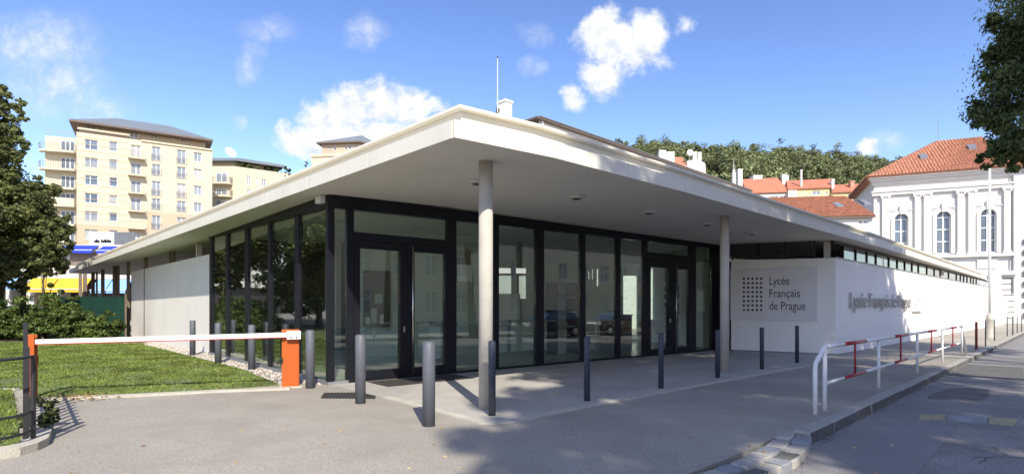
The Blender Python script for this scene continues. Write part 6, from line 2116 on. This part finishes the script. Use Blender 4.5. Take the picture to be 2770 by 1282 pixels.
# roof
eL, eR = fq.pt(-.95, zq, 1.1), fq.pt(LQ + 1.6, zq, 1.1)
rz = EYE + (CY - 384) / F * 75.3
rL, rR = fq.pt(8.5, rz, -7), fq.pt(13.2, rz, -7)
bkL, bkR = fq.pt(-.95, zq, -15), fq.pt(LQ + 1.6, zq, -15)
MB().add([(p[0], p[1], p[2] - .12) for p in (eL, eR, rR, rL, bkL, bkR)], [(0, 1, 2, 3), (1, 5, 2), (5, 4, 3, 2), (4, 0, 3), (0, 4, 5, 1)]).build('roof', MAT['tile_orange'], bq)
tiles('roof_tiles', eL, eR, rR, rL, .36, 26, MAT['tile_orange'], bq)
tiles('roof_tiles', bkL, eL, rL, rL, .36, 26, MAT['tile_orange'], bq)
for x, y in ((468, 215), (860, 182)):
    t = .45 if x < 600 else .62
    a_ = fq.px(D4(x)[0], o=1.1 - 8.1 * t)
    def rq(aa, tt, up):
        return fq.pt(aa, zq + (rz - zq) * tt + up, 1.1 - 8.1 * tt)
    MB().hexa([rq(a_ - .4, t - .05, -.05), rq(a_ + .4, t - .05, -.05), rq(a_ + .4, t + .05, -.05), rq(a_ - .4, t + .05, -.05), rq(a_ - .4, t - .05, .4), rq(a_ + .4, t - .05, .4), rq(a_ + .4, t + .05, .45), rq(a_ - .4, t + .05, .45)]).build('roof_hatch', MAT['slate_grey'], bq)
mp = fq.pt(8.6, rz, -7); mb = MB(); mb.tube([(mp[0], mp[1], rz - .2), (mp[0], mp[1], EYE + (CY - 325) / F * mp[1])], .03, 5); mb.build('lightning_rod', MAT['rail_metal'], bq)

# --- old gate piers and white gate at the end of the wall
ga0 = LS * .835
gp = empty('gate_pier_wall', st.pt(ga0, -.5)); tag(gp, 'cream gate wall with curved gable between the pavilion and the white gate', 'wall')
gx1 = st.px(2712)
piece('wall', st, ga0, gx1, lambda a: fgz(st, a) - .3, 2.85, -.5, .02, 'white_render', parent=gp)
gq = [(ga0 + .05, 2.853), (gx1 - .1, 2.853), (gx1 - .4, 3.3), (gx1 - .2, 4.0), (gx1 + .3, 4.2), (gx1 - .6, 4.5), (gx1 - 2.2, 5.0), (ga0 + 2.4, 5.1)]
V0 = [st.pt(a, z, -.05) for a, z in gq]; V1 = [st.pt(a, z, -.4) for a, z in gq]
n_ = len(gq)
MB().add(V0 + V1, [tuple(range(n_)), tuple(reversed(range(n_, 2 * n_)))] + [(k, n_ + k, n_ + (k + 1) % n_, (k + 1) % n_) for k in range(n_)]).build('gable', MAT['grey_render'], gp)
MB().tube([st.pt(a, z + .08, -.2) for a, z in reversed(gq[3:7])], .16, 8).build('coping', MAT['white_render'], gp, smooth=True)
wg = empty('white_gate', st.pt(gx1 + 1, -.5)); tag(wg, 'tall white sheet metal gate at the end of the street wall', 'gate')
gx2, gx3 = st.px(2728), st.px(2743)
fz_ = lambda a: fgz(st, a) - .1
piece('leaf', st, gx1 + .05, gx2 - .03, fz_, 2.6, -.3, -.24, 'stucco_white', parent=wg)
piece('leaf', st, gx2 + .03, gx3, fz_, 2.45, -.3, -.24, 'stucco_white', parent=wg)
for a_ in (gx1 + .05, gx2, gx3):
    piece('gate_post', st, a_ - .08, a_ + .08, fz_, 2.7, -.4, -.2, 'stucco_white', parent=wg)
piece('panel', st, gx1 + .4, gx2 - .5, 1.3, 2.3, -.237, -.2, 'stucco_white', parent=wg)

# ------------------------------------------------------------------ across the street (seen in the glass)
oppd = Fac(tuple(KF0 + AD * 62 - AN * 25), (-AD.x, -AD.y))
oh = empty('opposite_house', oppd.pt(40, 0)); tag(oh, 'beige three storey house across the street mirrored in the glass', 'building')
hs_ = []
for k in range(24):
    a_ = 1.5 + k * 3.2
    hs_ += [[a_, a_ + 1.3, .9, 2.9], [a_, a_ + 1.3, 4.2, 6.2], [a_, a_ + 1.3, 7.5, 9.3]]
mb = MB(); oppd.wall(mb, 0, 80, -1.2, 10.5, hs_, .25, 9); mb.build('wall', MAT['house_beige'], oh)
for h in hs_:
    window(oppd, *h, oh, .2, (.5,), (.6,), 'window_glass', .09)
mb = MB(); oppd.box(mb, -.3, 80.3, 10.503, 10.9, -9.3, .5); mb.build('cornice', MAT['flat_white'], oh)


def make_car(paint):
    root = empty('parked_car', (0, 0, 0))
    prof = [(-2.1, .35), (-2.12, .75), (-1.95, .95), (-1.0, 1.05), (1.95, 1.02), (2.15, .8), (2.15, .4), (1.9, .28), (-1.9, .28)]
    cab = [(-1.15, 1.0), (-.35, 1.5), (.2, 1.56), (1.2, 1.52), (1.9, 1.0)]
    def ext(poly, hw, tw, nm, m):
        n = len(poly)
        V = [(x, -(hw - (tw if z > 1.2 else 0)), z) for x, z in poly] + [(x, hw - (tw if z > 1.2 else 0), z) for x, z in poly]
        return MB().add(V, [tuple(range(n)), tuple(reversed(range(n, 2 * n)))] + [(k, n + k, n + (k + 1) % n, (k + 1) % n) for k in range(n)]).build(nm, MAT[m], root, bevel=.06)
    ext(prof, .88, 0, 'body', paint); ext(cab, .82, .16, 'cabin', 'window_glass')
    MB().box(-.4, 1.25, -.66, .66, 1.545, 1.585).build('roof', MAT[paint], root, bevel=.02)
    for x in (-1.35, 1.35):
        for sg in (-1, 1):
            mb = MB(); mb.tube([(x, sg * .70, .32), (x, sg * .90, .32)], .33, 20); w = mb.build('wheel', MAT['tyre'], root)
            mb = MB(); mb.tube([(x, sg * .89, .32), (x, sg * .915, .32)], .2, 14); mb.build('rim', MAT['steel'], w)
    for sg in (-1, 1):
        MB().box(-2.13, -2.0, sg * .65 - .18, sg * .65 + .18, .68, .82).build('headlight', MAT['lamp_white'], root)
        MB().box(2.08, 2.17, sg * .68 - .14, sg * .68 + .14, .7, .88).build('tail_light', MAT['red_paint'], root)
    return root


car = make_car('car_dark')
ang = math.atan2(AD.y, AD.x)
for i, sdist in enumerate((15.5, 21.2)):
    o = car if i == 0 else copy_tree(car)
    q = KF0 + AD * sdist - AN * 5.55
    o.location = (q.x, q.y, gz(q.x, q.y) - .13); o.rotation_euler = (0, 0, ang)
    tag(o, ['dark estate car parked across the road, mirrored in the middle panes', 'dark car parked behind the first one across the road'][i], 'car', 'cars parked across the road')
wc = make_car('car_white'); wc.location = (at(-5, 830, 38).x, 38, gz(-30, 38)); wc.rotation_euler = (0, 0, .1)
tag(wc, 'white car parked behind the shrubs at the left edge', 'car')
